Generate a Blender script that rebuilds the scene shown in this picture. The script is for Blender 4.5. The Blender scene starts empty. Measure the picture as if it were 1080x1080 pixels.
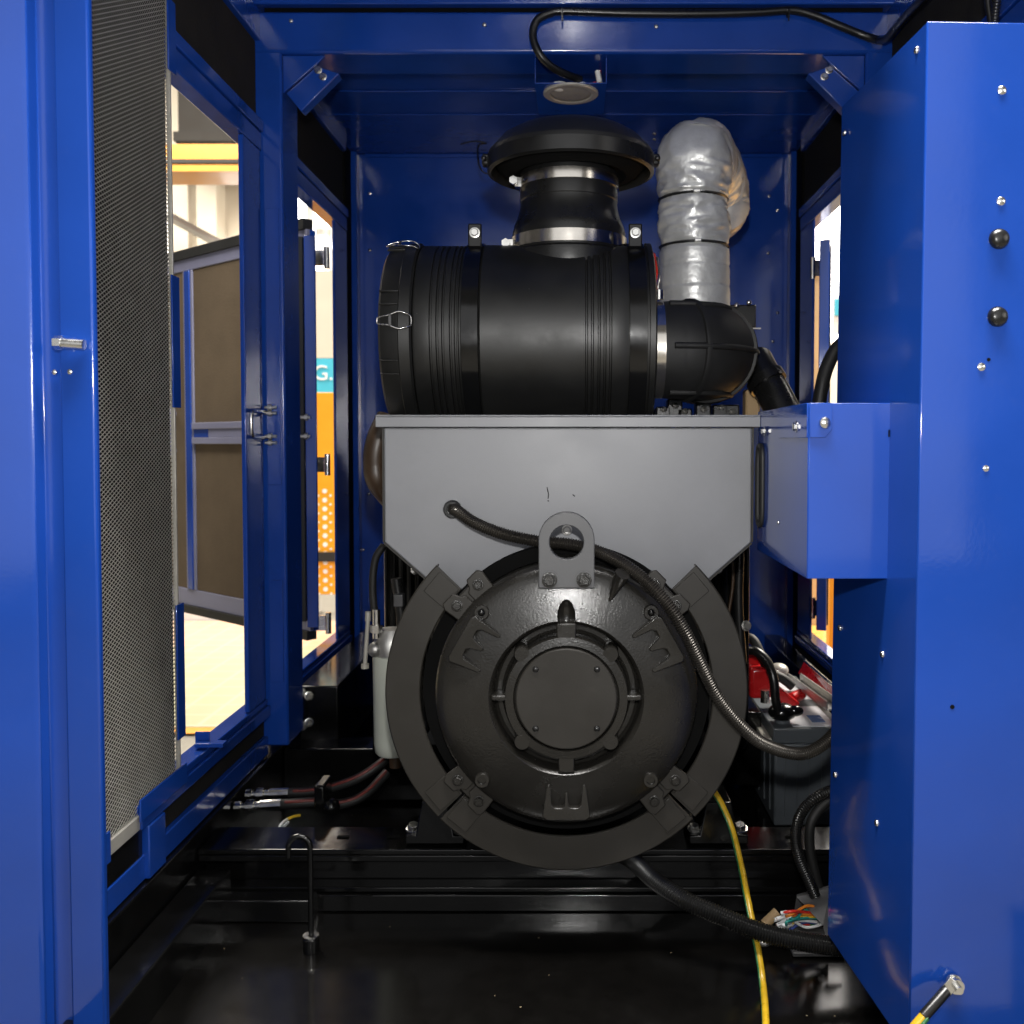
import bpy, bmesh, math, random
from mathutils import Vector, Matrix, noise

random.seed(7)
R = math.radians
PI = math.pi
H = 1.45                       # camera height above the hall floor; code coordinates are relative to eye level
scene = bpy.context.scene
col = scene.collection

# ------------------------------------------------------------------ camera
PITCH = R(2.0)
F = 1000.0                     # focal length in photo pixels (photo is 1080 wide)
CX, CY = 605.0, 468.0 + 1000.0 * math.tan(PITCH)
cam = bpy.data.cameras.new('camera')
cam.sensor_width = 36.0
cam.lens = 36.0 * F / 1080.0
cam.shift_x = -(CX - 540.0) / 1080.0
cam.shift_y = (CY - 540.0) / 1080.0
cam.clip_start = 0.05
cam.clip_end = 200.0
cam.dof.use_dof = True
cam.dof.focus_distance = 2.0
cam.dof.aperture_fstop = 5.0
camo = bpy.data.objects.new('camera', cam)
camo.location = (0, 0, H)
camo.rotation_euler = (R(90) - PITCH, 0, 0)
col.objects.link(camo)
scene.camera = camo

# ------------------------------------------------------------------ light
world = bpy.data.worlds.new('World')
scene.world = world
world.use_nodes = True
bg = world.node_tree.nodes['Background']
bg.inputs['Color'].default_value = (1.0, 0.95, 0.88, 1)
bg.inputs['Strength'].default_value = 0.12


def lamp(name, kind, loc, energy, target=None, size=1.0, color=(1, 1, 1)):
    l = bpy.data.lights.new(name, kind)
    l.energy = energy
    l.color = color
    if kind == 'AREA':
        l.size = size
    else:
        l.shadow_soft_size = size
    o = bpy.data.objects.new(name, l)
    o.location = (loc[0], loc[1], loc[2] + H)
    if target is not None:
        d = Vector(target) - Vector(loc)
        o.rotation_euler = d.to_track_quat('-Z', 'Y').to_euler()
    col.objects.link(o)
    return l


# speedlight on top of the camera
fl = lamp('camera_flash', 'SPOT', (0.0, 0.0, 0.22), 108.0, target=(0.0, 2.0, 0.30), size=0.03, color=(1.0, 0.985, 0.96))
fl.spot_size = R(110)
fl.spot_blend = 1.0
# factory ceiling lights, the bright hall behind the camera, an added side fill
lamp('hall_light_port', 'AREA', (-5.5, 8.0, 6.0), 1900.0, target=(-5.0, 8.0, 0.0), size=4.0, color=(1.0, 0.93, 0.82))
lamp('hall_light_starboard', 'AREA', (5.5, 7.0, 6.0), 2600.0, target=(5.0, 7.0, 0.0), size=4.0, color=(1.0, 0.93, 0.82))
hb = lamp('hall_light_behind', 'AREA', (-0.2, -2.5, 1.35), 62.0, target=(-0.2, 2.0, 1.35), size=5.8, color=(0.97, 0.98, 1.0))
hb.shape = 'RECTANGLE'
hb.size_y = 4.1
lamp('side_fill', 'AREA', (5.2, -1.4, 1.2), 70.0, target=(0.2, 1.6, 0.0), size=2.4, color=(1.0, 0.96, 0.9))  # fill light added at the right to lift the front faces
ha = lamp('hall_light_above', 'AREA', (0.1, 0.72, 4.6), 800.0, target=(0.1, 1.1, 0.0), size=3.2, color=(1.0, 0.97, 0.93))
ha.shape = 'RECTANGLE'
ha.size_y = 0.7

scene.view_settings.view_transform = 'Standard'
scene.view_settings.look = 'None'
scene.view_settings.exposure = 0.0
scene.view_settings.gamma = 1.0
scene.view_settings.use_curve_mapping = False
scene.cycles.use_denoising = True
scene.cycles.max_bounces = 8
scene.cycles.sample_clamp_indirect = 6.0

# ------------------------------------------------------------------ helpers


def W(px, py, Y):
    """world point (relative to eye level) that the photo shows at px, py when it is Y metres away"""
    c, s = math.cos(PITCH), math.sin(PITCH)
    dx, dy, dz = px - CX, F * c + (CY - py) * s, -F * s + (CY - py) * c
    t = Y / dy
    return Vector((dx * t, Y, dz * t))


def mat(name, base, rough=0.5, metal=0.0, var=0.12, vscale=6.0, bump=0.0, bscale=60.0, bdist=0.002, rvar=0.08, coat=0.0,
        emit=None, estr=0.0, spec=0.5, wavy=0.0, dust=0.0):
    m = bpy.data.materials.new(name)
    m.use_nodes = True
    nt = m.node_tree
    b = nt.nodes['Principled BSDF']
    b.inputs['Metallic'].default_value = metal
    b.inputs['Coat Weight'].default_value = coat
    b.inputs['Coat Roughness'].default_value = 0.06
    b.inputs['Specular IOR Level'].default_value = spec
    tc = nt.nodes.new('ShaderNodeTexCoord')
    nz = nt.nodes.new('ShaderNodeTexNoise')
    nz.inputs['Scale'].default_value = vscale
    nz.inputs['Detail'].default_value = 6.0
    nz.inputs['Roughness'].default_value = 0.62
    nt.links.new(tc.outputs['Object'], nz.inputs['Vector'])
    mr = nt.nodes.new('ShaderNodeMapRange')
    mr.inputs['From Min'].default_value = 0.3
    mr.inputs['From Max'].default_value = 0.7
    mr.inputs['To Min'].default_value = 1.0 - var
    mr.inputs['To Max'].default_value = 1.0 + var
    nt.links.new(nz.outputs['Fac'], mr.inputs['Value'])
    hs = nt.nodes.new('ShaderNodeHueSaturation')
    hs.inputs['Color'].default_value = (*base, 1)
    nt.links.new(mr.outputs['Result'], hs.inputs['Value'])
    nt.links.new(hs.outputs['Color'], b.inputs['Base Color'])
    rr = nt.nodes.new('ShaderNodeMapRange')
    rr.inputs['From Min'].default_value = 0.3
    rr.inputs['From Max'].default_value = 0.7
    rr.inputs['To Min'].default_value = max(0.02, rough - rvar)
    rr.inputs['To Max'].default_value = min(1.0, rough + rvar)
    nt.links.new(nz.outputs['Fac'], rr.inputs['Value'])
    nt.links.new(rr.outputs['Result'], b.inputs['Roughness'])
    if bump > 0:
        n2 = nt.nodes.new('ShaderNodeTexNoise')
        n2.inputs['Scale'].default_value = bscale
        n2.inputs['Detail'].default_value = 3.0
        nt.links.new(tc.outputs['Object'], n2.inputs['Vector'])
        bp = nt.nodes.new('ShaderNodeBump')
        bp.inputs['Strength'].default_value = bump
        bp.inputs['Distance'].default_value = bdist
        nt.links.new(n2.outputs['Fac'], bp.inputs['Height'])
        nt.links.new(bp.outputs['Normal'], b.inputs['Normal'])
    if wavy > 0:
        n3 = nt.nodes.new('ShaderNodeTexNoise')
        n3.inputs['Scale'].default_value = 3.2
        n3.inputs['Detail'].default_value = 1.0
        nt.links.new(tc.outputs['Object'], n3.inputs['Vector'])
        b3 = nt.nodes.new('ShaderNodeBump')
        b3.inputs['Strength'].default_value = 1.0
        b3.inputs['Distance'].default_value = wavy
        nt.links.new(n3.outputs['Fac'], b3.inputs['Height'])
        if bump > 0:
            nt.links.new(b3.outputs['Normal'], bp.inputs['Normal'])
        else:
            nt.links.new(b3.outputs['Normal'], b.inputs['Normal'])
    if dust > 0:
        # fine scratches and settled dust: rough specks with a shape of their own
        n4 = nt.nodes.new('ShaderNodeTexNoise')
        n4.inputs['Scale'].default_value = 34.0
        n4.inputs['Detail'].default_value = 9.0
        n4.inputs['Roughness'].default_value = 0.75
        nt.links.new(tc.outputs['Object'], n4.inputs['Vector'])
        m4 = nt.nodes.new('ShaderNodeMapRange')
        m4.inputs['From Min'].default_value = 0.56
        m4.inputs['From Max'].default_value = 0.78
        m4.inputs['To Min'].default_value = 0.0
        m4.inputs['To Max'].default_value = dust
        nt.links.new(n4.outputs['Fac'], m4.inputs['Value'])
        mx4 = nt.nodes.new('ShaderNodeMix')
        mx4.data_type = 'RGBA'
        mx4.inputs[7].default_value = (0.20, 0.185, 0.16, 1)
        nt.links.new(m4.outputs['Result'], mx4.inputs[0])
        nt.links.new(hs.outputs['Color'], mx4.inputs[6])
        nt.links.new(mx4.outputs[2], b.inputs['Base Color'])
    if emit:
        b.inputs['Emission Color'].default_value = (*emit, 1)
        b.inputs['Emission Strength'].default_value = estr
    return m


BLUE = mat('blue_gloss_paint', (0.008, 0.050, 0.300), 0.13, coat=0.3, wavy=0.006, dust=0.03, var=0.06, vscale=3.0, bump=0.035, bscale=140.0, rvar=0.05)
BLUEIN = mat('blue_inner_paint', (0.0075, 0.047, 0.285), 0.18, coat=0.3, wavy=0.006, dust=0.035, var=0.12, vscale=5.0, bump=0.05, bscale=90.0, rvar=0.08)
CHARCOAL = mat('charcoal_powder_coat', (0.190, 0.194, 0.208), 0.42, var=0.10, vscale=4.0, bump=0.10, bscale=420.0, rvar=0.07, dust=0.10)
CAST = mat('black_cast_paint', (0.0135, 0.0125, 0.0108), 0.27, var=0.15, vscale=9.0, dust=0.03, bump=0.22, bscale=230.0, rvar=0.08)
GUARD = mat('black_guard_paint', (0.021, 0.019, 0.016), 0.46, spec=0.35, dust=0.03, var=0.10, vscale=7.0, bump=0.08, bscale=400.0)
PLASTIC = mat('black_filter_plastic', (0.0075, 0.0075, 0.007), 0.44, dust=0.025, var=0.15, vscale=8.0, bump=0.06, bscale=500.0)
BLACKGLOSS = mat('black_gloss_paint', (0.0035, 0.0035, 0.0035), 0.16, var=0.3, vscale=9.0, bump=0.05, bscale=60.0, rvar=0.08)
PAN = mat('black_floor_paint', (0.0030, 0.0028, 0.0026), 0.15, var=0.2, vscale=22.0, bump=0.03, bscale=30.0, rvar=0.012)


def flecks(m, scale, amount, size, tint):
    """grit lying on a surface: small separate specks"""
    nt = m.node_tree
    b = nt.nodes['Principled BSDF']
    tc = nt.nodes.new('ShaderNodeTexCoord')
    vo = nt.nodes.new('ShaderNodeTexVoronoi')
    vo.inputs['Scale'].default_value = scale
    nt.links.new(tc.outputs['Object'], vo.inputs['Vector'])
    lt = nt.nodes.new('ShaderNodeMath'); lt.operation = 'LESS_THAN'
    lt.inputs[1].default_value = size
    nt.links.new(vo.outputs['Distance'], lt.inputs[0])
    sp_ = nt.nodes.new('ShaderNodeSeparateColor')
    nt.links.new(vo.outputs['Color'], sp_.inputs[0])
    gt = nt.nodes.new('ShaderNodeMath'); gt.operation = 'LESS_THAN'
    gt.inputs[1].default_value = amount
    nt.links.new(sp_.outputs[0], gt.inputs[0])
    mu = nt.nodes.new('ShaderNodeMath'); mu.operation = 'MULTIPLY'
    nt.links.new(lt.outputs[0], mu.inputs[0]); nt.links.new(gt.outputs[0], mu.inputs[1])
    mx = nt.nodes.new('ShaderNodeMix'); mx.data_type = 'RGBA'
    nt.links.new(mu.outputs[0], mx.inputs[0])
    src = b.inputs['Base Color'].links[0].from_socket
    nt.links.new(src, mx.inputs[6])
    mx.inputs[7].default_value = (*tint, 1)
    nt.links.new(mx.outputs[2], b.inputs['Base Color'])


flecks(PAN, 38.0, 0.10, 0.075, (0.20, 0.16, 0.10))
flecks(PLASTIC, 60.0, 0.02, 0.06, (0.12, 0.12, 0.11))
RUBBER = mat('black_rubber', (0.009, 0.009, 0.009), 0.58, var=0.2, vscale=10.0, bump=0.05, bscale=200.0)
RUBBERG = mat('black_glossy_rubber', (0.008, 0.008, 0.008), 0.30, var=0.2, vscale=10.0, bump=0.05, bscale=200.0)
CONDUIT = mat('dark_metal_conduit', (0.055, 0.050, 0.044), 0.32, metal=0.7, var=0.2, vscale=20.0)
STEEL = mat('bright_zinc', (0.72, 0.71, 0.68), 0.22, metal=1.0, var=0.15, vscale=30.0, bump=0.05, bscale=200.0)
DULLSTEEL = mat('dull_zinc', (0.48, 0.47, 0.45), 0.42, metal=0.9, var=0.2, vscale=20.0)
CHROME = mat('polished_clamp_steel', (0.70, 0.66, 0.60), 0.20, metal=1.0, var=0.1, vscale=20.0)
CLOTH = mat('silver_insulation_cloth', (0.62, 0.62, 0.61), 0.36, metal=0.40, var=0.14, vscale=14.0, bump=0.6, bscale=30.0, bdist=0.005)
FOAM = mat('black_acoustic_foam', (0.013, 0.012, 0.011), 0.95, var=0.3, vscale=12.0, bump=0.6, bscale=160.0, spec=0.2)
BROWNFOAM = mat('brown_acoustic_foam', (0.120, 0.088, 0.055), 0.95, var=0.12, vscale=6.0, bump=0.4, bscale=120.0, spec=0.2)
LINER_SHADE = mat('black_liner_gap_shade', (0.004, 0.004, 0.004), 0.9, var=0.3, spec=0.08)  # black for liners, and for shade painted into gaps
MESHM = mat('galvanised_mesh', (0.40, 0.385, 0.35), 0.42, metal=0.4, var=0.15, vscale=20.0)
GALV = mat('galvanised_strip', (0.50, 0.48, 0.43), 0.42, metal=0.4, var=0.12, vscale=14.0)
FRAMEGREY = mat('grey_blue_door_trim', (0.20, 0.20, 0.28), 0.40, var=0.10)
WHITEPL = mat('white_bowl_plastic', (0.45, 0.47, 0.41), 0.35, var=0.06, vscale=8.0)
GREYPL = mat('grey_battery_plastic', (0.070, 0.080, 0.090), 0.42, var=0.12, vscale=10.0)
WHITELB = mat('white_label', (0.75, 0.76, 0.80), 0.15, var=0.08, vscale=20.0)
BLUELB = mat('blue_label', (0.10, 0.22, 0.50), 0.25, var=0.2, vscale=30.0)
RED = mat('red_plastic', (0.45, 0.010, 0.012), 0.25, var=0.2, vscale=15.0)
DARKRED = mat('dark_red_stripe', (0.13, 0.020, 0.016), 0.45, var=0.35, vscale=60.0)
YELLOWCB = mat('yellow_cable', (0.52, 0.32, 0.015), 0.30, var=0.15, vscale=30.0)
GREENCB = mat('green_cable', (0.020, 0.12, 0.04), 0.30, var=0.2, vscale=30.0)
LUG = mat('grey_lug_paint', (0.075, 0.076, 0.080), 0.48, var=0.10, vscale=12.0, bump=0.10, bscale=300.0)
GREY = mat('dark_grey_plate', (0.060, 0.060, 0.062), 0.45, var=0.15, vscale=15.0)
LENS = mat('frosted_lamp_glass', (0.30, 0.29, 0.27), 0.35, var=0.1, vscale=40.0, bump=0.3, bscale=300.0)
TAN = mat('tan_card', (0.40, 0.27, 0.14), 0.7, var=0.15)
BROWNPIPE = mat('brown_pipe', (0.045, 0.026, 0.014), 0.4, var=0.3, vscale=20.0)
wirecols = {'red': (0.6, 0.03, 0.02), 'orange': (0.65, 0.20, 0.02), 'yellow': (0.7, 0.45, 0.03), 'white': (0.7, 0.7, 0.7),
            'teal': (0.02, 0.25, 0.22), 'blue': (0.05, 0.08, 0.3), 'brown': (0.15, 0.05, 0.02), 'green': (0.03, 0.2, 0.05)}
WIRES = {k: mat(k + '_wire_sheath', v, 0.4) for k, v in wirecols.items()}


def spline(pts, n=8):
    """Catmull-Rom through the points"""
    P = [Vector(p) for p in pts]
    P = [P[0] * 2 - P[1]] + P + [P[-1] * 2 - P[-2]]
    out = []
    for i in range(1, len(P) - 2):
        a, b, c, d = P[i - 1:i + 3]
        for k in range(n):
            t = k / n
            out.append(0.5 * ((2 * b) + (c - a) * t + (2 * a - 5 * b + 4 * c - d) * t * t + (3 * b - a - 3 * c + d) * t ** 3))
    out.append(P[-2].copy())
    return out


def resample(pts, step):
    L = [0.0]
    for a, b in zip(pts, pts[1:]):
        L.append(L[-1] + (b - a).length)
    n = max(2, int(L[-1] / step))
    out, j = [], 0
    for i in range(n + 1):
        s = L[-1] * i / n
        while j < len(L) - 2 and L[j + 1] < s:
            j += 1
        t = (s - L[j]) / max(1e-9, L[j + 1] - L[j])
        out.append(pts[j].lerp(pts[j + 1], t))
    return out


class MB:
    def __init__(s):
        s.v, s.f = [], []

    def add(s, vs, fs):
        o = len(s.v)
        s.v += [Vector(v) for v in vs]
        s.f += [[o + i for i in f] for f in fs]
        return s

    def box(s, x0, x1, y0, y1, z0, z1, M=None):
        vs = [Vector((x, y, z)) for z in (z0, z1) for y in (y0, y1) for x in (x0, x1)]
        if M is not None:
            vs = [M @ v for v in vs]
        return s.add(vs, [(0, 2, 3, 1), (4, 5, 7, 6), (0, 1, 5, 4), (2, 6, 7, 3), (0, 4, 6, 2), (1, 3, 7, 5)])

    def prism(s, poly, y0, y1, M=None):
        """polygon in X-Z extruded along Y"""
        n = len(poly)
        vs = [Vector((x, y0, z)) for x, z in poly] + [Vector((x, y1, z)) for x, z in poly]
        if M is not None:
            vs = [M @ v for v in vs]
        fs = [list(range(n)), list(range(2 * n - 1, n - 1, -1))]
        fs += [[(i + 1) % n, i, i + n, (i + 1) % n + n] for i in range(n)]
        return s.add(vs, fs)

    def tube(s, pts, r, n=12, caps=True):
        pts = [Vector(p) for p in pts]
        m = len(pts)
        rs = r if isinstance(r, (list, tuple)) else [r] * m
        up = None
        vs = []
        for i, p in enumerate(pts):
            t = (pts[min(i + 1, m - 1)] - pts[max(i - 1, 0)]).normalized()
            if up is None:
                up = Vector((0, 0, 1)) if abs(t.z) < 0.9 else Vector((0, 1, 0))
            up = (up - t * up.dot(t)).normalized()
            sd = t.cross(up)
            for k in range(n):
                a = 2 * PI * k / n
                vs.append(p + (up * math.cos(a) + sd * math.sin(a)) * rs[i])
        fs = []
        for i in range(m - 1):
            for k in range(n):
                k2 = (k + 1) % n
                fs.append((i * n + k, i * n + k2, (i + 1) * n + k2, (i + 1) * n + k))
        if caps:
            fs += [list(range(n - 1, -1, -1)), [(m - 1) * n + k for k in range(n)]]
        return s.add(vs, fs)

    def cyl(s, p0, p1, r, n=24):
        return s.tube([p0, p1], r, n)

    def lathe(s, prof, origin, axis, n=64, a0=0.0, a1=2 * PI):
        """profile = [(radius, along axis)]"""
        ax = Vector(axis).normalized()
        u = Vector((0, 0, 1)) if abs(ax.z) < 0.9 else Vector((1, 0, 0))
        u = (u - ax * u.dot(ax)).normalized()
        w = ax.cross(u)
        o = Vector(origin)
        full = abs(a1 - a0 - 2 * PI) < 1e-6
        m = n if full else n + 1
        vs = []
        for rr, h in prof:
            for k in range(m):
                a = a0 + (a1 - a0) * k / n
                vs.append(o + ax * h + (u * math.cos(a) + w * math.sin(a)) * max(rr, 1e-5))
        fs = []
        for i in range(len(prof) - 1):
            for k in range(n):
                k2 = (k + 1) % m
                fs.append((i * m + k, i * m + k2, (i + 1) * m + k2, (i + 1) * m + k))
        if not full:
            q = len(prof) if (prof[0] != prof[-1]) else len(prof) - 1
            fs += [[i * m for i in range(q)], [i * m + m - 1 for i in range(q - 1, -1, -1)]]
        return s.add(vs, fs)

    def ball(s, c, r, sz=(1, 1, 1), n=16):
        prof = [(r * math.sin(PI * i / n), -r * math.cos(PI * i / n)) for i in range(n + 1)]
        t = MB().lathe(prof, (0, 0, 0), (0, 0, 1), 2 * n)
        return s.add([Vector(c) + Vector((v.x * sz[0], v.y * sz[1], v.z * sz[2])) for v in t.v], t.f)

    def build(s, name, material, parent=None, bevel=0.0, smooth=None, seg=2):
        me = bpy.data.meshes.new(name)
        me.from_pydata([(v.x, v.y, v.z + H) for v in s.v], [], s.f)
        bm = bmesh.new()
        bm.from_mesh(me)
        bmesh.ops.recalc_face_normals(bm, faces=bm.faces)
        bm.to_mesh(me)
        bm.free()
        me.materials.append(material)
        o = bpy.data.objects.new(name, me)
        col.objects.link(o)
        if smooth is not None:
            for p in me.polygons:
                p.use_smooth = True
            try:
                me.set_sharp_from_angle(angle=R(smooth))
            except Exception:
                pass
        if bevel > 0:
            b = o.modifiers.new('bevel', 'BEVEL')
            b.width = bevel
            b.segments = seg
            b.limit_method = 'ANGLE'
            b.angle_limit = R(35)
            b.harden_normals = False
            for p in me.polygons:
                p.use_smooth = True
            try:
                me.set_sharp_from_angle(angle=R(smooth or 30))
            except Exception:
                pass
        if parent is not None:
            attach(o, parent)
        return o


def base_of(p):
    """parents are never rotated: the sum of their offsets is their place"""
    v = Vector(p['at']) if 'at' in p.keys() else Vector((0, 0, 0))
    return v


def attach(o, parent):
    o.parent = parent
    at = Vector((0, 0, 0))
    q = parent
    while q is not None:
        at += Vector(q.location)
        q = q.parent
    # every mesh is written in world coordinates: undo the offset of its root
    o.matrix_parent_inverse = Matrix.Translation(-at) if parent.type == 'EMPTY' else Matrix.Identity(4)


def tag(o, label=None, cat=None, group=None, kind=None):
    if label:
        o['label'] = label
    if cat:
        o['category'] = cat
    if group:
        o['group'] = group
    if kind:
        o['kind'] = kind
    return o


def thing(name, label, cat, loc, group=None):
    o = bpy.data.objects.new(name, None)
    o.empty_display_size = 0.1
    o.location = (loc[0], loc[1], loc[2] + H)
    col.objects.link(o)
    return tag(o, label, cat, group)


def structure(name, mb, material, **k):
    return tag(mb.build(name, material, **k), kind='structure')


# one hex bolt and one round rivet mesh, shared by all copies (axis = -Y, towards the viewer)
def bolt_mesh(name, material, hexhead=True):
    m = MB()
    if hexhead:
        m.lathe([(0, 0.1), (1.35, 0.1), (1.35, -0.18), (1.25, -0.22), (1.0, -0.22)], (0, 0, 0), (0, 1, 0), 24)
        m.lathe([(1.0, -0.18), (1.0, -0.75), (0.86, -0.9), (0.0, -0.9)], (0, 0, 0), (0, 1, 0), 6)
    else:
        m.lathe([(0, 0.1), (1.0, 0.1), (1.0, -0.1), (0.85, -0.45), (0.5, -0.68), (0.0, -0.75)], (0, 0, 0), (0, 1, 0), 16)
    o = m.build(name, material, smooth=30)
    for v in o.data.vertices:
        v.co.z -= H
    me = o.data
    bpy.data.objects.remove(o)
    return me


BOLT = {k: bolt_mesh('bolt', v) for k, v in (('steel', STEEL), ('black', CAST), ('blue', BLUE), ('dull', DULLSTEEL))}
RIVET = {k: bolt_mesh('rivet', v, False) for k, v in (('steel', STEEL), ('black', RUBBERG), ('dull', DULLSTEEL))}


def bolt(parent, p, r, axis=(0, -1, 0), kind='steel', hexhead=True, name=None, spin=0.0):
    o = bpy.data.objects.new(name or ('bolt' if hexhead else 'rivet'), (BOLT if hexhead else RIVET)[kind])
    col.objects.link(o)
    q = Vector((0, -1, 0)).rotation_difference(Vector(axis).normalized())
    M = Matrix.Translation(Vector((p[0], p[1], p[2] + H))) @ q.to_matrix().to_4x4() @ Matrix.Rotation(spin, 4, 'Y') @ Matrix.Scale(r, 4)
    o.matrix_basis = M
    attach(o, parent)
    return o


def corrugated(pts, r, pitch, depth, n=14):
    p = resample(spline(pts, 16), pitch / 4)
    rs = [r - depth * (0.5 - 0.5 * math.cos(2 * PI * i / 4)) for i in range(len(p))]
    return MB().tube(p, rs, n)


# ================================================================== the setting: factory hall
FLOORZ = -H
HALLFLOOR = mat('beige_hall_floor', (0.16, 0.15, 0.13), 0.32, var=0.10, vscale=1.5, rvar=0.1)
HALLWALL = mat('pale_hall_wall', (0.62, 0.56, 0.46), 0.8, var=0.08, vscale=1.0)
HALLDARK = mat('dark_hall_cladding', (0.014, 0.012, 0.010), 0.8, var=0.3, vscale=2.0)
WINDOW = mat('sunlit_window', (0.9, 0.9, 0.9), 0.5, emit=(1.0, 0.95, 0.90), estr=7.0)
YELLOW = mat('yellow_crane_paint', (0.52, 0.21, 0.006), 0.4, var=0.08, vscale=2.0)
ORANGE = mat('orange_rack_paint', (0.80, 0.33, 0.008), 0.45, var=0.06, vscale=6.0)
CYAN = mat('cyan_sign_paint', (0.06, 0.45, 0.60), 0.5, var=0.05)
WHITE = mat('white_paint', (0.78, 0.77, 0.74), 0.5, var=0.05)

structure('hall_floor', MB().box(-40, 40, -30, 40, FLOORZ - 0.2, FLOORZ), HALLFLOOR)
structure('hall_wall', MB().box(-14, 14, 14.0, 14.3, FLOORZ, 9.0), HALLWALL)


# far windows: each one its own thing, frame + pane
def hall_window(x0, x1, z0, z1, label):
    t = thing('hall_window', label, 'window', ((x0 + x1) / 2, 13.96, z0), 'windows in the hall end wall')
    MB().box(x0, x1, 13.955, 13.985, z0, z1).build('pane', WINDOW, t)
    f = MB()
    for x in (x0, (x0 + x1) / 2, x1):
        f.box(x - 0.05, x + 0.05, 13.90, 13.95, z0 - 0.05, z1 + 0.05)
    f.box(x0 - 0.05, x1 + 0.05, 13.88, 13.94, z0 - 0.1, z0 - 0.052)
    f.box(x0 - 0.05, x1 + 0.05, 13.88, 13.94, z1 + 0.052, z1 + 0.1)
    f.build('frame', WHITE, t)


def wx(px):
    return W(px, 468, 13.9).x


hall_window(wx(176), wx(201), 1.9, 3.5, 'bright overexposed window seen beside the mesh screen, under the yellow girder')
hall_window(wx(205), wx(227), 1.9, 3.7, 'bright overexposed window between two pale hall columns, under the yellow girder')
hall_window(wx(238), wx(272), 1.6, 2.9, 'bright low window seen just left of the blue door post, above the brown foam door')
hall_window(wx(306), wx(352), 2.5, 4.0, 'bright window showing through the small gap behind the left blue post')
hall_window(wx(842), wx(900), 1.5, 8.2, 'tall bright window showing through the narrow gap beside the blue control cabinet')
for px, lb in ((203, 'pale hall column between the two bright windows at the left'), (232, 'pale hall column left of the low bright window')):
    x = wx(px)
    c = MB().box(x - 0.14, x + 0.14, 13.5, 13.86, FLOORZ, 8.5).box(x - 0.2, x + 0.2, 13.44, 13.86, 4.0, 4.12).build('hall_column', HALLWALL)
    tag(c, lb, 'column', 'columns along the hall end wall')
# crane girder with flange, web, rail and brown soffit
Yc = 11.5
g = thing('crane_girder', 'yellow overhead crane girder crossing behind the left opening', 'crane girder', (W(200, 170, Yc).x, Yc, W(200, 182, Yc).z))
za, zb, zc, zd = W(200, 183, Yc).z, W(200, 175, Yc).z, W(200, 170, Yc).z, W(200, 152, Yc).z
xl, xr = W(120, 170, Yc).x, W(470, 170, Yc).x
MB().box(xl, xr, Yc, Yc + 0.5, zc, zd).build('web', YELLOW, g)
MB().box(xl, xr, Yc - 0.12, Yc + 0.6, zb, zc - 0.01).build('rail', HALLDARK, g)
MB().box(xl, xr, Yc - 0.1, Yc + 0.5, za, zb - 0.004).build('flange', YELLOW, g)
# dark cladding of an office box high up, and the sloping cable tray
p0, p1 = W(201, 150, 13.0), W(275, 100, 13.0)
tag(MB().box(p0.x, p1.x + 0.3, 12.6, 13.2, p0.z, p1.z + 2.2).box(p0.x - 0.05, p1.x + 0.35, 12.55, 13.25, p0.z - 0.12, p0.z).build(
    'duct_box', HALLDARK), 'dark ventilation duct box high above the yellow girder', 'duct')
a, b = W(178, 228, 12.5), W(240, 262, 12.5)
tag(MB().tube([a, b], 0.06, 4).build('stair_rail', WHITE), 'pale sloping rail in front of the bright hall windows', 'rail')
# orange rack upright with holes, dark band and hanging hardware
Yr = 8.0
rk = thing('storage_rack', 'orange perforated rack upright behind the narrow left gap', 'storage rack', (W(342, 640, Yr).x, Yr, FLOORZ))
rx0, rx1 = W(318, 468, Yr).x, W(362, 468, Yr).x
rz0, rz1 = W(340, 627, Yr).z, W(340, 414, Yr).z
MB().box(rx0, rx1, Yr, Yr + 0.09, rz0, rz1).build('upright', ORANGE, rk, bevel=0.004)
for i in range(12):
    z = W(340, 518 + i * 9.4, Yr).z
    MB().cyl((W(342, 468, Yr).x, Yr - 0.004, z), (W(342, 468, Yr).x, Yr + 0.01, z), 0.020, 14).build('hole', WHITE, rk)
    for s in (-7, 6):
        zz = W(340, 518 + i * 9.4 + 4.7, Yr).z
        MB().cyl((W(342 + s, 468, Yr).x, Yr - 0.004, zz), (W(342 + s, 468, Yr).x, Yr + 0.01, zz), 0.010, 10).build('hole', WHITE, rk)
MB().box(rx0 - 0.02, rx1 + 0.02, Yr - 0.03, Yr - 0.006, W(340, 592, Yr).z, W(340, 582, Yr).z).build('band', RUBBER, rk)
MB().box(rx0 + 0.02, rx0 + 0.1, Yr + 0.02, Yr + 0.08, FLOORZ, rz0).box(rx0, rx0 + 0.14, Yr, Yr + 0.1, FLOORZ, FLOORZ + 0.02).build('foot', DULLSTEEL, rk)
# cyan sign with a white letter
Ys = 8.6
sg = thing('sign_board', 'cyan sign board with a white letter G above the orange rack', 'sign', (W(342, 416, Ys).x, Ys, W(342, 416, Ys).z))
MB().box(W(310, 400, Ys).x, W(366, 400, Ys).x, Ys, Ys + 0.04, W(342, 416, Ys).z, W(342, 378, Ys).z).build('board', CYAN, sg)
MB().box(W(310, 400, Ys).x, W(366, 400, Ys).x, Ys, Ys + 0.04, W(342, 377.5, Ys).z, W(342, 285, Ys).z).build('header', HALLWALL, sg)


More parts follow.
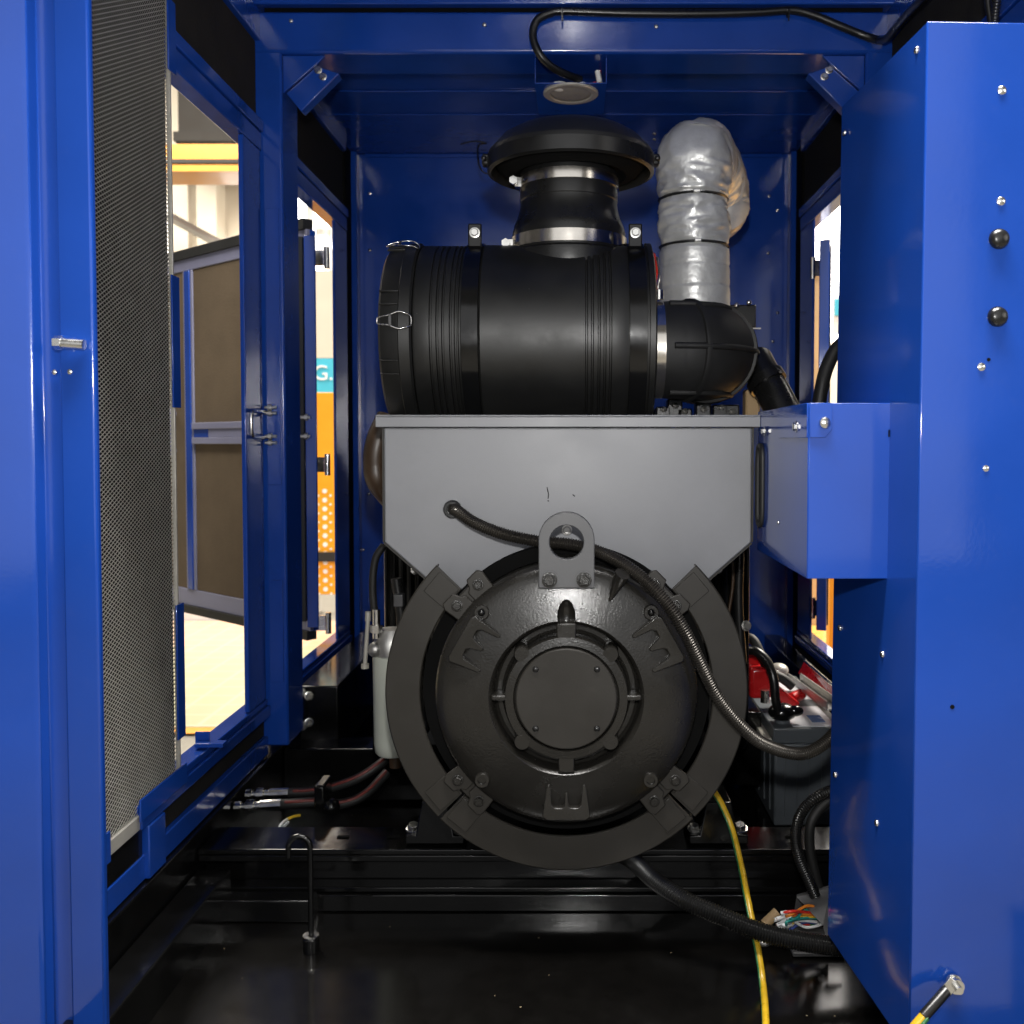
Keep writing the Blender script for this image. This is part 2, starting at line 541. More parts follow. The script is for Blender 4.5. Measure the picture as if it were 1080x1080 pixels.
def text(name, body, size, p, material, parent, rot=(R(90), 0, 0), depth=0.003):
    c = bpy.data.curves.new(name, 'FONT')
    c.body = body
    c.size = size
    c.extrude = depth
    c.align_x = 'CENTER'
    c.align_y = 'CENTER'
    o = bpy.data.objects.new(name, c)
    o.location = (p[0], p[1], p[2] + H)
    o.rotation_euler = rot
    col.objects.link(o)
    bpy.context.view_layer.update()
    me = bpy.data.meshes.new_from_object(o.evaluated_get(bpy.context.evaluated_depsgraph_get()))
    me.transform(o.matrix_basis)
    bpy.data.objects.remove(o)
    me.materials.clear()
    me.materials.append(material)
    q = bpy.data.objects.new(name, me)
    col.objects.link(q)
    attach(q, parent)
    return q


text('letter', 'G.', 0.19, (W(341, 394, Ys).x, Ys - 0.006, W(341, 394, Ys).z), WHITE, sg)
# round white wall lamp over the sign
lp = W(341, 258, 9.0)
wl = thing('hall_lamp', 'round white glowing lamp above the sign in the narrow left gap', 'lamp', lp)
MB().ball(lp, 0.085).build('globe', mat('glowing_globe', (0.9, 0.9, 0.9), 0.3, emit=(1, 0.97, 0.93), estr=2.5), wl, smooth=60)
MB().cyl((lp.x, lp.y, lp.z + 0.08), (lp.x, lp.y, lp.z + 0.14), 0.07).build('cap', GALV, wl)
# pale wall base, low plinth at the left
tag(MB().box(-9.0, -2.45, 7.75, 7.9, FLOORZ, FLOORZ + 0.35).box(-9.0, -2.45, 7.70, 7.748, FLOORZ, FLOORZ + 0.08).build('low_wall', WHITE),
    'low white wall on the hall floor behind the brown foam door', 'low wall')
# floor marking: a yellow line on the hall floor
structure('floor_line', MB().box(-4.0, -1.16, 4.66, 4.76, FLOORZ + 0.010, FLOORZ + 0.013), YELLOW)


def tiled(name, a_, b_, scale):
    m = bpy.data.materials.new(name)
    m.use_nodes = True
    nt = m.node_tree
    b = nt.nodes['Principled BSDF']
    b.inputs['Roughness'].default_value = 0.3
    tc = nt.nodes.new('ShaderNodeTexCoord')
    br = nt.nodes.new('ShaderNodeTexBrick')
    br.offset = 0.0
    br.inputs['Color1'].default_value = (*a_, 1)
    br.inputs['Color2'].default_value = (a_[0] * 1.1, a_[1] * 1.06, a_[2] * 1.0, 1)
    br.inputs['Mortar'].default_value = (*b_, 1)
    br.inputs['Scale'].default_value = scale
    br.inputs['Mortar Size'].default_value = 0.03
    br.inputs['Brick Width'].default_value = 0.5
    br.inputs['Row Height'].default_value = 0.5
    nt.links.new(tc.outputs['Object'], br.inputs['Vector'])
    nt.links.new(br.outputs['Color'], b.inputs['Base Color'])
    return m


structure('painted_bay', MB().box(-8.0, -1.16, 4.78, 6.7, FLOORZ + 0.006, FLOORZ + 0.009), tiled('pale_green_floor_tiles', (0.29, 0.29, 0.18), (0.38, 0.35, 0.24), 2.6))
structure('pink_bay', MB().box(-8.0, -1.16, 6.702, 7.68, FLOORZ + 0.006, FLOORZ + 0.009), tiled('pink_floor_tiles', (0.44, 0.27, 0.18), (0.46, 0.34, 0.24), 2.6))
# right side: orange floor area, tan cabinet, yellow post
structure('orange_bay', MB().box(1.0, 6.0, 3.3, 10.0, FLOORZ + 0.004, FLOORZ + 0.006),
          mat('orange_floor_paint', (0.52, 0.27, 0.06), 0.3, var=0.12, vscale=2.0))
Yt = 7.5
tag(MB().box(W(846, 468, Yt).x, W(872, 468, Yt).x, Yt, Yt + 0.5, FLOORZ, W(860, 290, Yt).z).box(
    W(844, 468, Yt).x, W(874, 468, Yt).x, Yt - 0.03, Yt + 0.53, W(860, 289, Yt).z, W(860, 285, Yt).z).build(
    'packing_case', TAN, bevel=0.01), 'tall tan packing case seen beside the blue door edge in the right gap', 'packing case')
tag(MB().box(W(876.5, 468, 6.0).x, W(884, 468, 6.0).x, 6.0, 6.08, FLOORZ, W(880, 560, 6.0).z).box(
    W(875, 468, 6.0).x, W(886, 468, 6.0).x, 5.97, 6.11, FLOORZ, FLOORZ + 0.03).build(
    'bollard', YELLOW, bevel=0.004), 'yellow square post on the orange floor in the right gap', 'post')
sb = thing('notice_board', 'pale blue notice board near the right gap', 'notice board', W(884, 345, 7.0))
MB().box(W(879, 345, 7).x, W(900, 345, 7).x, 7.0, 7.03, W(880, 352, 7).z, W(880, 312, 7).z).build('board', WHITE, sb)
MB().box(W(880, 345, 7).x, W(899, 345, 7).x, 6.985, 6.998, W(880, 333, 7).z, W(880, 316, 7).z).build('panel', CYAN, sb)

# ================================================================== blue enclosure
XW = 0.90            # inner wall planes
enc = thing('generator_enclosure', 'blue painted steel generator enclosure framing the machine, its side bays open', 'enclosure', (0, 2.8, FLOORZ + 0.25))


def P(name, mb, material=BLUEIN, parent=None, bevel=0.003, **k):
    return mb.build(name, material, parent or enc, bevel=bevel, **k)


def mx(x0, x1, s):
    return (x0, x1) if s < 0 else (-x1, -x0)


# front post: folded sheet, seen face-on at the left edge of the photo
prof = [(-1.40, 1.585), (-0.912, 1.585), (-0.903, 1.590), (-0.900, 1.612), (-0.876, 1.614), (-0.868, 1.612), (-0.863, 1.600), (-0.845, 1.597), (-0.806, 1.594),
        (-0.803, 1.598), (-0.803, 1.608), (-0.811, 1.612), (-0.86, 1.616), (-0.866, 1.624), (-0.908, 1.624), (-0.916, 1.600), (-1.40, 1.600)]
fp = MB()
n = len(prof)
zs = (-1.44, 1.5)
fp.add([(x, y, z) for z in zs for x, y in prof], [list(range(n)), list(range(2 * n - 1, n - 1, -1))] + [[i, (i + 1) % n, n + (i + 1) % n, n + i] for i in range(n)])
post_front = fp.build('front_post', BLUE, enc, bevel=0.002, smooth=40)
# hinge pin with nut, two screws
hp = W(63, 362, 1.59)
hq = W(91, 364, 1.59)
pin = MB().cyl((hp.x, 1.583, hp.z), (hq.x, 1.583, hq.z), 0.0085).lathe([(0, 0), (0.012, 0), (0.012, 0.012), (0.006, 0.012)], (hp.x - 0.004, 1.583, hp.z), (1, 0, 0), 6)
pin.build('hinge_pin', STEEL, post_front, smooth=30)
for px in (53, 73):
    q = W(px, 392, 1.595)
    bolt(enc, (q.x, 1.608 if px < 60 else 1.598, q.z), 0.005, hexhead=False)

for s in (-1, 1):
    f = MB()
    x0, x1 = mx(-0.95, -XW, s)
    # header, rails, sills per bay
    ybays = ((1.72, 2.768), (2.932, 3.80))
    for bi, (y0, y1) in enumerate(ybays):
        yt0 = 2.156 if (s < 0 and bi == 0) else y0
        ok = not (s > 0 and bi == 0)
        P('header_rail', MB().box(x0, x1, yt0, y1, 1.158, 1.243))
        P('top_rail', MB().box(x0, x1, yt0, y1, 0.845, 0.895).box(x0 + 0.0, x1 + 0.006, yt0, y1, 0.897, 0.930) if s < 0 else
          MB().box(x0, x1, yt0, y1, 0.845, 0.895).box(x0 - 0.006, x1, yt0, y1, 0.897, 0.930))
        P('upper_panel', MB().box(*mx(-0.94, -0.915, s), yt0, y1, 0.931, 1.157), FOAM)
        ys0 = 1.935 if (s < 0 and bi == 0) else y0
        P('sill', MB().box(x0, x1, ys0, y1, -0.767, -0.750).box(*mx(-0.95, -0.892, s), ys0, y1, -0.800, -0.768))
        P('lower_panel', MB().box(*mx(-0.94, -0.912, s), y0, y1, -0.86, -0.801), FOAM)
        P('bottom_rail', MB().box(x0, x1, y0, y1, -0.915, -0.861))
    if s > 0:
        P('side_door', MB().box(0.918, 0.94, 1.56, 2.60, -0.915, 0.93))  # unseen closing panel, added to keep outside light off the interior
    # jamb strip and portal post
    P('jamb', MB().box(*mx(-0.916, -0.902, s), 2.615, 2.754, -0.749, 0.844))
    P('gap_shade', MB().box(*mx(-0.914, -0.908, s), 2.7545, 2.7715, -0.749, 0.844), LINER_SHADE, bevel=0)  # black strip painting the dark of the gap beside the jamb
    P('portal_post', MB().box(*mx(-0.952, -0.842, s), 2.772, 2.93, -0.892, 1.243), bevel=0.006)
    P('post_cover', MB().box(*mx(-0.893, -0.853, s), 2.766, 2.7715, -0.70, -0.40).box(*mx(-0.893, -0.853, s), 2.766, 2.7715, -0.12, 0.68), bevel=0.001)
    # rear post with black gasket, and the corner flange
    P('rear_post', MB().box(*mx(-0.912, -0.902, s), 3.605, 3.80, -0.749, 0.844))
    P('gasket', MB().box(*mx(-0.920, -0.906, s), 3.802, 3.90, -0.90, 1.19), LINER_SHADE)
    P('corner_flange', MB().box(*mx(-0.955, -0.885, s), 3.902, 3.958, -0.95, 1.19))
# a front-bay stub and dark bay under the mesh
P('sill_stub', MB().box(-0.948, -0.889, 1.96, 2.04, -0.914, -0.801), BLUEIN)
P('sill_liner', MB().box(-0.940, -0.901, 1.73, 1.955, -0.8605, -0.800), BLACKGLOSS)
# portal top beam and its corner pieces
P('top_beam', MB().box(-0.955, 0.955, 2.768, 2.93, 1.123, 1.242), bevel=0.010, seg=3)
P('roof_header', MB().box(-0.955, 0.955, 2.75, 2.93, 1.254, 1.40), bevel=0.004)
for s in (-1, 1):
    d0, d1, d2 = W(301, 99.5, 2.80), W(336, 69, 2.80), W(344, 57, 2.80)
    P('corner_plate', MB().prism([(p_[0] * (1 if s < 0 else -1), p_[1]) for p_ in ((-0.8415, 1.1225), (-0.8415, d0.z), (d1.x, d1.z), (d2.x, 1.1225))], 2.785, 2.795), bevel=0.0012)
    # diagonal gusset channel with two bolts
    c0, c1, c2, c3 = W(302, 99, 2.8), W(334, 70, 2.8), W(358, 78, 2.8), W(318, 118, 2.8)
    pts = [(c.x * (1 if s < 0 else -1), c.z) for c in (c0, c1, c2, c3)]
    gs = P('gusset', MB().prism(pts, 2.796, 2.84), bevel=0.003)
    for (px, py) in ((335, 73), (340, 80)):
        q = W(px, py, 2.79)
        bolt(gs, (q.x * (1 if s < 0 else -1), 2.795, q.z), 0.0085)
P('slit_shade', MB().box(-0.89, 0.89, 2.774, 2.90, 1.2425, 1.2535), LINER_SHADE, bevel=0)  # black filling that paints the shade inside the slit
P('roof_gap_shade', MB().box(-0.84, 0.84, 2.935, 3.06, 1.190, 1.1955), LINER_SHADE, bevel=0)  # black strip standing in for the dark gap behind the beam
# roof sheets: rear one lower than the front one
P('roof_panel', MB().box(-0.955, 0.955, 2.932, 3.99, 1.196, 1.23))
P('roof_rib', MB().box(-0.84, 0.84, 3.25, 3.262, 1.190, 1.1955), bevel=0.002)
P('roof_rib', MB().box(-0.88, 0.88, 3.48, 3.486, 1.191, 1.1955), bevel=0.002)
P('front_roof', MB().box(-1.2, 1.2, 1.45, 2.749, 1.36, 1.40))
P('back_panel', MB().box(-0.955, 0.955, 3.960, 3.99, -1.115, 1.195))
P('back_flange', MB().box(-0.86, 0.86, 3.950, 3.959, 1.18, 1.195))
for (px, py) in ((390, 204), (390, 264), (389, 521), (811, 207), (810, 267), (820, 330), (815, 360), (820, 222), (372, 520), (383, 580)):
    q = W(px, py, 3.958)
    bolt(enc, q, 0.0075, hexhead=False)
for (px, py, Y) in ((496, 95, 3.3), (707, 97, 3.3), (690, 141, 3.5), (690, 147, 3.52), (307, 22, 2.765), (511, 26, 2.765), (692, 28, 2.765)):
    q = W(px, py, Y)
    if Y < 3:
        bolt(enc, q, 0.006, kind='dull', hexhead=False)
    else:
        bolt(enc, (q.x, 1.205 / q.z * Y if False else Y, q.z), 0.007, axis=(0, -0.6, -0.8), hexhead=False)
# U-shaped latch keepers on the portal jamb and on the rear door edge
kp = MB()
k0, k1 = W(285, 434, 2.72), W(264, 461, 2.66)
zt, zb_ = k0.z, W(285, 461, 2.70).z
kp.tube(spline([(-0.893, 2.765, zt), (-0.893, 2.70, zt), (-0.892, 2.645, zt), (-0.892, 2.628, zt - 0.012), (-0.892, 2.628, zb_ + 0.012), (-0.892, 2.645, zb_), (-0.893, 2.70, zb_), (-0.893, 2.765, zb_)], 6), 0.0055, 10)
keeper = kp.build('latch_keeper', STEEL, enc, smooth=50)
for z in (zt + 0.013, zt - 0.004, zb_ + 0.003, zb_ - 0.016):
    MB().cyl((-0.896, 2.755, z), (-0.862, 2.755, z), 0.0045, 10).lathe([(0, 0), (0.009, 0), (0.009, 0.010), (0, 0.010)], (-0.886, 2.755, z), (1, 0, 0), 6).build('stud', DULLSTEEL, keeper, smooth=30)

# ------------------------------------------------------------------ mesh screen in the left front bay
ms = thing('mesh_screen', 'tall expanded metal mesh screen beside the left blue post', 'mesh screen', (-0.9, 1.95, -0.80))
y0, y1, z0, z1 = 1.64, 2.135, -0.768, 1.36
grid = MB()
LW, SW, w, th = 0.0170, 0.0092, 0.0008, 0.0012
slope = SW / LW
zz = z0 - (y1 - y0) * slope
k = 0
while True:
    zs_ = z0 - (y1 - y0) * slope + k * SW
    k += 1
    if zs_ > z1:
        break
    for sgn in (1, -1):
        # bar from y0 to y1 rising (or falling) with the strand slope, clipped to the frame
        za_, zb2 = (zs_, zs_ + (y1 - y0) * slope) if sgn > 0 else (zs_ + (y1 - y0) * slope, zs_)
        ya, yb = y0, y1
        lo, hi = z0, z1
        def cut(zc):
            return y0 + (zc - za_) / (zb2 - za_) * (y1 - y0)
        ta, tb = sorted((cut(lo), cut(hi)))
        ya, yb = max(y0, ta), min(y1, tb)
        if yb - ya < 0.002:
            continue
        fz = lambda y: za_ + (y - y0) / (y1 - y0) * (zb2 - za_)
        xo = -0.902 - (0.0 if sgn > 0 else 0.0009)
        w = 0.00095 if sgn > 0 else 0.00050
        A, B = (ya, fz(ya)), (yb, fz(yb))
        vs = []
        for (yy, z_) in (A, B):
            vs += [(xo, yy, z_ - w), (xo, yy, z_ + w), (xo - th, yy, z_ + w), (xo - th, yy, z_ - w)]
        grid.add(vs, [(0, 1, 5, 4), (1, 2, 6, 5), (2, 3, 7, 6), (3, 0, 4, 7), (0, 3, 2, 1), (4, 5, 6, 7)])
tag(grid.build('mesh', MESHM, ms), kind=None)
MB().box(-0.916, -0.908, 1.64, 2.1355, z0, z1).build('backing', LINER_SHADE, ms)
MB().box(-0.906, -0.897, 2.136, 2.143, z0 - 0.03, z1).box(-0.912, -0.897, 1.64, 2.1355, z0 - 0.03, z0 - 0.001).build('frame', GALV, ms, bevel=0.001)
for (pa, pb) in ((0, 76), (291, 430), (637, 778)):
    MB().box(-0.896, -0.892, 2.120, 2.160, W(182, pb, 2.14).z, min(1.36, W(182, pa, 2.14).z)).build('clip', BLUEIN, ms, bevel=0.001)
MB().box(-0.8905, -0.886, 1.917, 2.15, -0.776, -0.730).build('clip', BLUE, ms, bevel=0.001)
MB().box(-0.8905, -0.886, 1.64, 1.790, -0.800, -0.74).build('clip', BLUE, ms, bevel=0.001)
tag(MB().box(-0.94, -0.905, 2.33, 2.335, -0.749, -0.715).box(-0.93, -0.86, 2.30, 2.329, -0.745, -0.735).build('door_stop', BLUE, enc, bevel=0.001))

# ------------------------------------------------------------------ foam lined doors swung open outside
def door_leaf(name, label, hinge, ang, width, zb, zt, parts):
    """leaf whose inner face looks to -Y before turning; ang turns it about the hinge"""
    t = thing(name, label, 'door', (hinge[0], hinge[1], zb))
    M = Matrix.Translation(Vector((hinge[0], hinge[1], 0))) @ Matrix.Rotation(ang, 4, 'Z')
    parts(t, M, width, zb, zt)
    return t


def left_parts(t, M, wd, zb, zt):
    # local x runs from the hinge outwards, local y = 0 is the inner face
    MB().box(0.03, wd, 0.012, 0.035, zb, zt, M).build('skin', BLUE, t, bevel=0.002)
    tr = MB().box(0.03, 0.06, -0.004, 0.011, zb, zt, M).box(wd - 0.05, wd, -0.004, 0.011, zb, zt, M)
    tr.box(0.061, wd - 0.051, -0.004, 0.011, zb, zb + 0.07, M).box(0.041, wd - 0.051, -0.004, 0.011, zt - 0.05, zt, M)
    tr.build('trim', FRAMEGREY, t, bevel=0.002)
    xm = 0.907
    MB().box(xm - 0.022, xm + 0.022, -0.010, 0.011, zb + 0.071, zt - 0.051, M).build('stiffener', BLUEIN, t, bevel=0.002)
    tr2 = MB().box(xm - 0.040, xm - 0.024, -0.006, 0.011, zb + 0.071, zt - 0.051, M).box(xm + 0.024, xm + 0.036, -0.006, 0.011, zb + 0.071, zt - 0.051, M)
    tr2.build('stiffener_edge', FRAMEGREY, t, bevel=0.001)
    for (xa, xb) in ((0.061, xm - 0.042), (xm + 0.038, wd - 0.052)):
        MB().box(xa, xb, 0.0, 0.0115, zb + 0.0715, zt - 0.0515, M).build('foam_panel', BROWNFOAM, t)
    zl = 0.044
    lr = MB().box(0.061, xm - 0.042, -0.018, -0.002, zl - 0.045, zl - 0.018, M).box(0.061, xm - 0.042, -0.018, -0.002, zl + 0.018, zl + 0.045, M)
    lr.box(0.061, xm - 0.17, -0.012, -0.002, zl - 0.0175, zl + 0.0175, M)
    rail = lr.build('latch_rail', FRAMEGREY, t, bevel=0.002)
    MB().box(xm - 0.165, xm - 0.045, -0.009, -0.002, zl - 0.017, zl + 0.017, M).build('latch_plate', BLUEIN, rail)
    hb = spline([(xm + 0.138, 0.0, -0.04), (xm + 0.138, -0.03, -0.045), (xm + 0.138, -0.03, -0.02), (xm + 0.138, -0.03, 0.10), (xm + 0.138, -0.03, 0.125), (xm + 0.138, 0.0, 0.12)], 6)
    MB().tube([M @ Vector((p.x, p.y, p.z + 0.01)) for p in hb], 0.018, 10).build('handle', FRAMEGREY, t, smooth=50)
    MB().box(0.04, wd - 0.02, -0.012, 0.030, zb - 0.035, zb - 0.001, M).build('seal', RUBBER, t)
    MB().box(0.04, wd - 0.02, -0.012, 0.030, zt + 0.001, zt + 0.04, M).build('seal', RUBBER, t)


ang = math.atan2(4.22 - 3.52, -1.785 + 0.957)
# local +y must face away from the camera: turn by ang measured from -x
M_ang = ang
lt = door_leaf('foam_lined_door', 'open blue door with brown foam lining and grey handle, outside the left side bay', (-0.957, 3.50), ang, 1.30, -0.70, 0.79,
               lambda t, M, a, b, c: left_parts(t, M @ Matrix.Scale(-1, 4, (0, 1, 0)), a, b, c))
# hinges between rear post and the door edge
for (px, py) in ((341, 272), (342, 490), (343, 657)):
    q = W(px, py, 3.55)
    MB().cyl((q.x + 0.012, 3.55, q.z - 0.04), (q.x + 0.012, 3.55, q.z + 0.04), 0.011, 12).box(q.x - 0.035, q.x + 0.0, 3.545, 3.56, q.z - 0.028, q.z + 0.028).build('hinge', STEEL, lt, smooth=40)
# the narrow blue leaf with black seal whose edge shows in the gap behind the portal post
le = thing('narrow_door', 'narrow dark blue door edge with black seal just behind the left portal post', 'door', (-0.97, 3.45, -0.72))
xa, xb = W(322, 468, 3.40).x, W(334, 468, 3.40).x
MB().box(xa, xb, 3.40, 3.412, W(327, 662, 3.4).z, W(327, 248, 3.4).z).build('edge', BLUEIN, le, bevel=0.003)
MB().box(xa - 0.035, xa - 0.002, 3.39, 3.45, W(327, 655, 3.4).z, W(327, 250, 3.4).z).build('seal', RUBBER, le)
for py in (440, 460):
    q = W(318, py, 3.38)
    MB().cyl((q.x - 0.02, 3.385, q.z), (q.x + 0.028, 3.385, q.z), 0.006, 10).lathe([(0, 0), (0.012, 0), (0.012, 0.01), (0, 0.01)], (q.x + 0.01, 3.385, q.z), (1, 0, 0), 6).build('stud', DULLSTEEL, le, smooth=30)
# right door edge
rd = thing('side_door', 'bright blue door edge standing open beyond the right gap', 'door', (0.96, 3.55, -0.72))
xa, xb = W(862.5, 468, 3.52).x, W(873, 468, 3.52).x
MB().box(0.0, xb - xa, 0.0, 0.75, W(868, 665, 3.52).z, W(868, 253, 3.52).z, Matrix.Translation((xa, 3.52, 0)) @ Matrix.Rotation(-math.atan(0.262), 4, 'Z')).build('edge', BLUE, rd, bevel=0.003)
MB().box(xb - xa + 0.001, xb - xa + 0.006, 0.02, 0.74, W(868, 660, 3.52).z, W(868, 258, 3.52).z, Matrix.Translation((xa, 3.52, 0)) @ Matrix.Rotation(-math.atan(0.262), 4, 'Z')).build('seal', RUBBER, rd)
for py in (283, 641):
    q = W(857, py, 3.60)
    MB().cyl((q.x, 3.60, q.z - 0.04), (q.x, 3.60, q.z + 0.04), 0.011, 12).box(q.x + 0.002, q.x + 0.03, 3.595, 3.605, q.z - 0.03, q.z + 0.03).build('hinge', STEEL, rd, smooth=40)

# ================================================================== black skid frame
FZ = -1.10
sk = thing('skid_frame', 'black steel skid with cross beam and shiny floor pan under the machine', 'skid frame', (0, 2.3, FLOORZ))
MB().box(-0.886, 0.886, 1.2, 4.0, FZ - 0.02, FZ).build('floor_pan', PAN, sk)
MB().box(-0.884, -0.806, 1.2, 2.198, FZ - 0.01, -1.0).build('side_rail', BLACKGLOSS, sk, bevel=0.004)
MB().box(-1.1, -0.886, 1.75, 4.0, FZ - 0.3, FZ - 0.03).build('outer_rail', BLACKGLOSS, sk, bevel=0.004)
MB().box(-0.955, -0.887, 1.72, 4.0, FZ - 0.029, -0.918).build('side_plate', BLACKGLOSS, sk, bevel=0.003)
MB().box(0.887, 0.955, 1.2, 4.0, FZ - 0.029, -0.918).build('side_plate', BLACKGLOSS, sk, bevel=0.003)
cb = MB().box(-0.884, 0.884, 2.20, 2.335, -0.968, -0.955).box(-0.884, 0.884, 2.20, 2.206, -0.985, -0.969).box(-0.884, 0.884, 2.245, 2.26, FZ, -0.969)
cb.box(-0.884, 0.884, 2.20, 2.243, -1.058, -1.045).box(-0.884, 0.884, 2.19, 2.243, FZ + 0.001, -1.0585)
cb.build('cross_beam', BLACKGLOSS, sk, bevel=0.003, seg=2)
MB().box(-0.884, -0.60, 2.14, 2.188, FZ + 0.001, -1.048).build('end_plate', BLACKGLOSS, sk, bevel=0.003)
q = W(206, 944, 2.15)
bolt(sk, (q.x, 2.150, q.z), 0.013, axis=(0.28, -1, 0.42))
for x in (-0.60, 0.42):
    MB().box(x, x + 0.14, 2.80, 3.9, -1.02, -0.80).build('engine_rail', BLACKGLOSS, sk, bevel=0.004)
MB().box(-0.884, 0.40, 2.86, 2.98, -1.09, -0.93).build('cross_beam', BLACKGLOSS, sk, bevel=0.004)
MB().box(-0.86, -0.74, 2.95, 3.95, -0.98, -0.76).build('inner_rail', BLACKGLOSS, sk, bevel=0.004)
MB().box(0.80, 0.87, 2.95, 3.95, -0.98, -0.80).build('inner_rail', BLACKGLOSS, sk, bevel=0.004)
for (px, py) in ((318, 730), (319, 766), (326, 734), (326, 762)):
    q = W(px, py, 2.94)
    bolt(sk, (q.x, 2.94, q.z), 0.011, axis=(0.5, -1, 0.1))
# slots in the beam top
for px in (362, 415, 835):
    q = W(px, 887, 2.27)
    MB().box(q.x - 0.014, q.x + 0.014, 2.265, 2.275, -0.9545, -0.952).build('slot', LINER_SHADE, sk)
# machine feet left and right of the alternator
for s, x in ((-1, -0.33), (1, 0.345)):
    ft = MB().prism([(x - 0.07, -0.951), (x + 0.07, -0.951), (x + 0.07, -0.93), (x + 0.045, -0.93), (x + 0.03, -0.85), (x - 0.03, -0.85), (x - 0.045, -0.93), (x - 0.07, -0.93)], 2.22, 2.34)
    fo = ft.build('mount_foot', BLACKGLOSS, sk, bevel=0.003)
    bolt(fo, (x + 0.055 * s, 2.25, -0.925), 0.014, axis=(0, -0.25, 1))
    bolt(fo, (x - 0.055 * s, 2.25, -0.925), 0.012, axis=(0, -0.25, 1), kind='dull')

# ================================================================== alternator
AC = W(597.5, 729, 1.96)           # centre of the guard ring
AX, AZ = AC.x, AC.z
alt = thing('alternator', 'big black round alternator end with charcoal terminal housing in the middle', 'alternator', (AX, 2.1, -0.955))


def polar(r, deg, y):
    a = R(deg)
    return Vector((AX + r * math.cos(a), y, AZ + r * math.sin(a)))


# terminal housing: one folded sheet, chamfered below
Yb = 2.05
hx0, hx1 = W(405, 500, Yb).x, W(793, 500, Yb).x
ztop, zch, zbot = W(600, 451, Yb).z, W(600, 572, Yb).z, W(600, 622, Yb).z
cx0, cx1 = W(463, 610, Yb).x, W(735, 610, Yb).x
poly = [(hx0, ztop), (hx0, zch), (cx0, zbot), (cx1, zbot), (hx1, zch), (hx1, ztop)]
house = MB().prism(poly, Yb, Yb + 0.42).build('terminal_housing', CHARCOAL, alt, bevel=0.004, seg=3)
lx0, lx1 = W(396, 443, Yb - 0.012).x, W(802, 443, Yb - 0.012).x
lz0, lz1 = W(600, 450.5, Yb - 0.012).z, W(600, 437.5, Yb - 0.012).z
MB().box(lx0, lx1, Yb - 0.014, Yb + 0.44, lz1 - 0.004, lz1).box(lx0, lx1, Yb - 0.014, Yb - 0.009, lz0, lz1 - 0.004).box(
    lx0, lx0 + 0.004, Yb - 0.009, Yb + 0.44, lz0, lz1 - 0.004).box(lx1 - 0.004, lx1, Yb - 0.009, Yb + 0.44, lz0, lz1 - 0.004).build('housing_lid', CHARCOAL, alt, bevel=0.0015)
# folded edge of the front sheet
ed = MB()
o_ = 0.006
for (xa, za_), (xb, zb2) in zip(poly, poly[1:]):
    d = Vector((xb - xa, 0, zb2 - za_)).normalized()
    nrm = Vector((d.z, 0, -d.x))
    if za_ == zbot and zb2 == zbot:
        continue
    c = Vector((0.5 * (hx0 + hx1), 0, 0))
    if (Vector((0.5 * (xa + xb), 0, 0)) - c).dot(nrm) < 0:
        nrm = -nrm
    a_, b_ = Vector((xa, 0, za_)) + nrm * 0.001, Vector((xb, 0, zb2)) + nrm * 0.001
    q_ = [a_, b_, b_ + nrm * 0.004, a_ + nrm * 0.004]
    ed.prism([(p.x, p.z) for p in q_], Yb + 0.006, Yb + 0.40)
ed.build('side_flange', GUARD, house)
for (px, py, ax) in ((798, 545, 1), (798, 456, 1), (400, 456, -1), (400, 549, -1)):
    q = W(px, py, Yb + 0.06)
    bolt(house, ((hx1 + 0.004) if ax > 0 else (hx0 - 0.004), Yb + 0.06, q.z), 0.006, axis=(ax, 0, 0), kind='steel' if ax > 0 else 'black')
for (px, py, ax) in ((758, 603, 1), (437, 604, -1)):
    q = W(px, py, Yb + 0.05)
    bolt(house, (q.x, Yb + 0.05, q.z + 0.004), 0.007, axis=(ax * 0.7, 0, -0.7), kind='dull')
# stator barrel
MB().lathe([(0.0, 0.0), (0.288, 0.0), (0.29, 0.006), (0.29, 0.55), (0.0, 0.55)], (AX, 2.005, AZ), (0, 1, 0), 96).build('stator_barrel', LINER_SHADE, alt, smooth=30)
# end cover: domed casting
cov = MB().lathe([(0.271, 2.004), (0.272, 1.994), (0.272, 1.950), (0.269, 1.940), (0.262, 1.932), (0.250, 1.926), (0.235, 1.921), (0.20, 1.913), (0.168, 1.907), (0.158, 1.905), (0.153, 1.910),
                  (0.150, 1.920), (0.149, 1.948), (0.143, 1.953), (0.134, 1.953), (0.129, 1.948), (0.127, 1.930), (0.126, 1.908), (0.124, 1.904), (0.108, 1.902), (0.1065, 1.904),
                  (0.1062, 1.915), (0.1035, 1.916), (0.0, 1.916)], (AX, 0, AZ), (0, 1, 0), 128)
cover = cov.build('end_cover', CAST, alt, smooth=32)


def cut_with(obj, cutters):
    """real dents: subtract closed shapes and keep the result as the mesh"""
    tmp = []
    for mb in cutters:
        c = mb.build('cutter', CAST)
        md = obj.modifiers.new('cut', 'BOOLEAN')
        md.object = c
        md.operation = 'DIFFERENCE'
        md.solver = 'EXACT'
        tmp.append(c)
    bpy.context.view_layer.update()
    me = bpy.data.meshes.new_from_object(obj.evaluated_get(bpy.context.evaluated_depsgraph_get()))
    obj.modifiers.clear()
    obj.data = me
    for p in me.polygons:
        p.use_smooth = True
    me.set_sharp_from_angle(angle=R(32))
    for c in tmp:
        bpy.data.objects.remove(c)


MB().lathe([(0.2725, 1.999), (0.2735, 1.996), (0.303, 1.990), (0.3035, 1.991), (0.3035, 2.03), (0.2725, 2.03)], (AX, 0, AZ), (0, 1, 0), 128).build('air_gap_shade', LINER_SHADE, alt, smooth=30)  # black ring put in as the shade of the recess around the cover
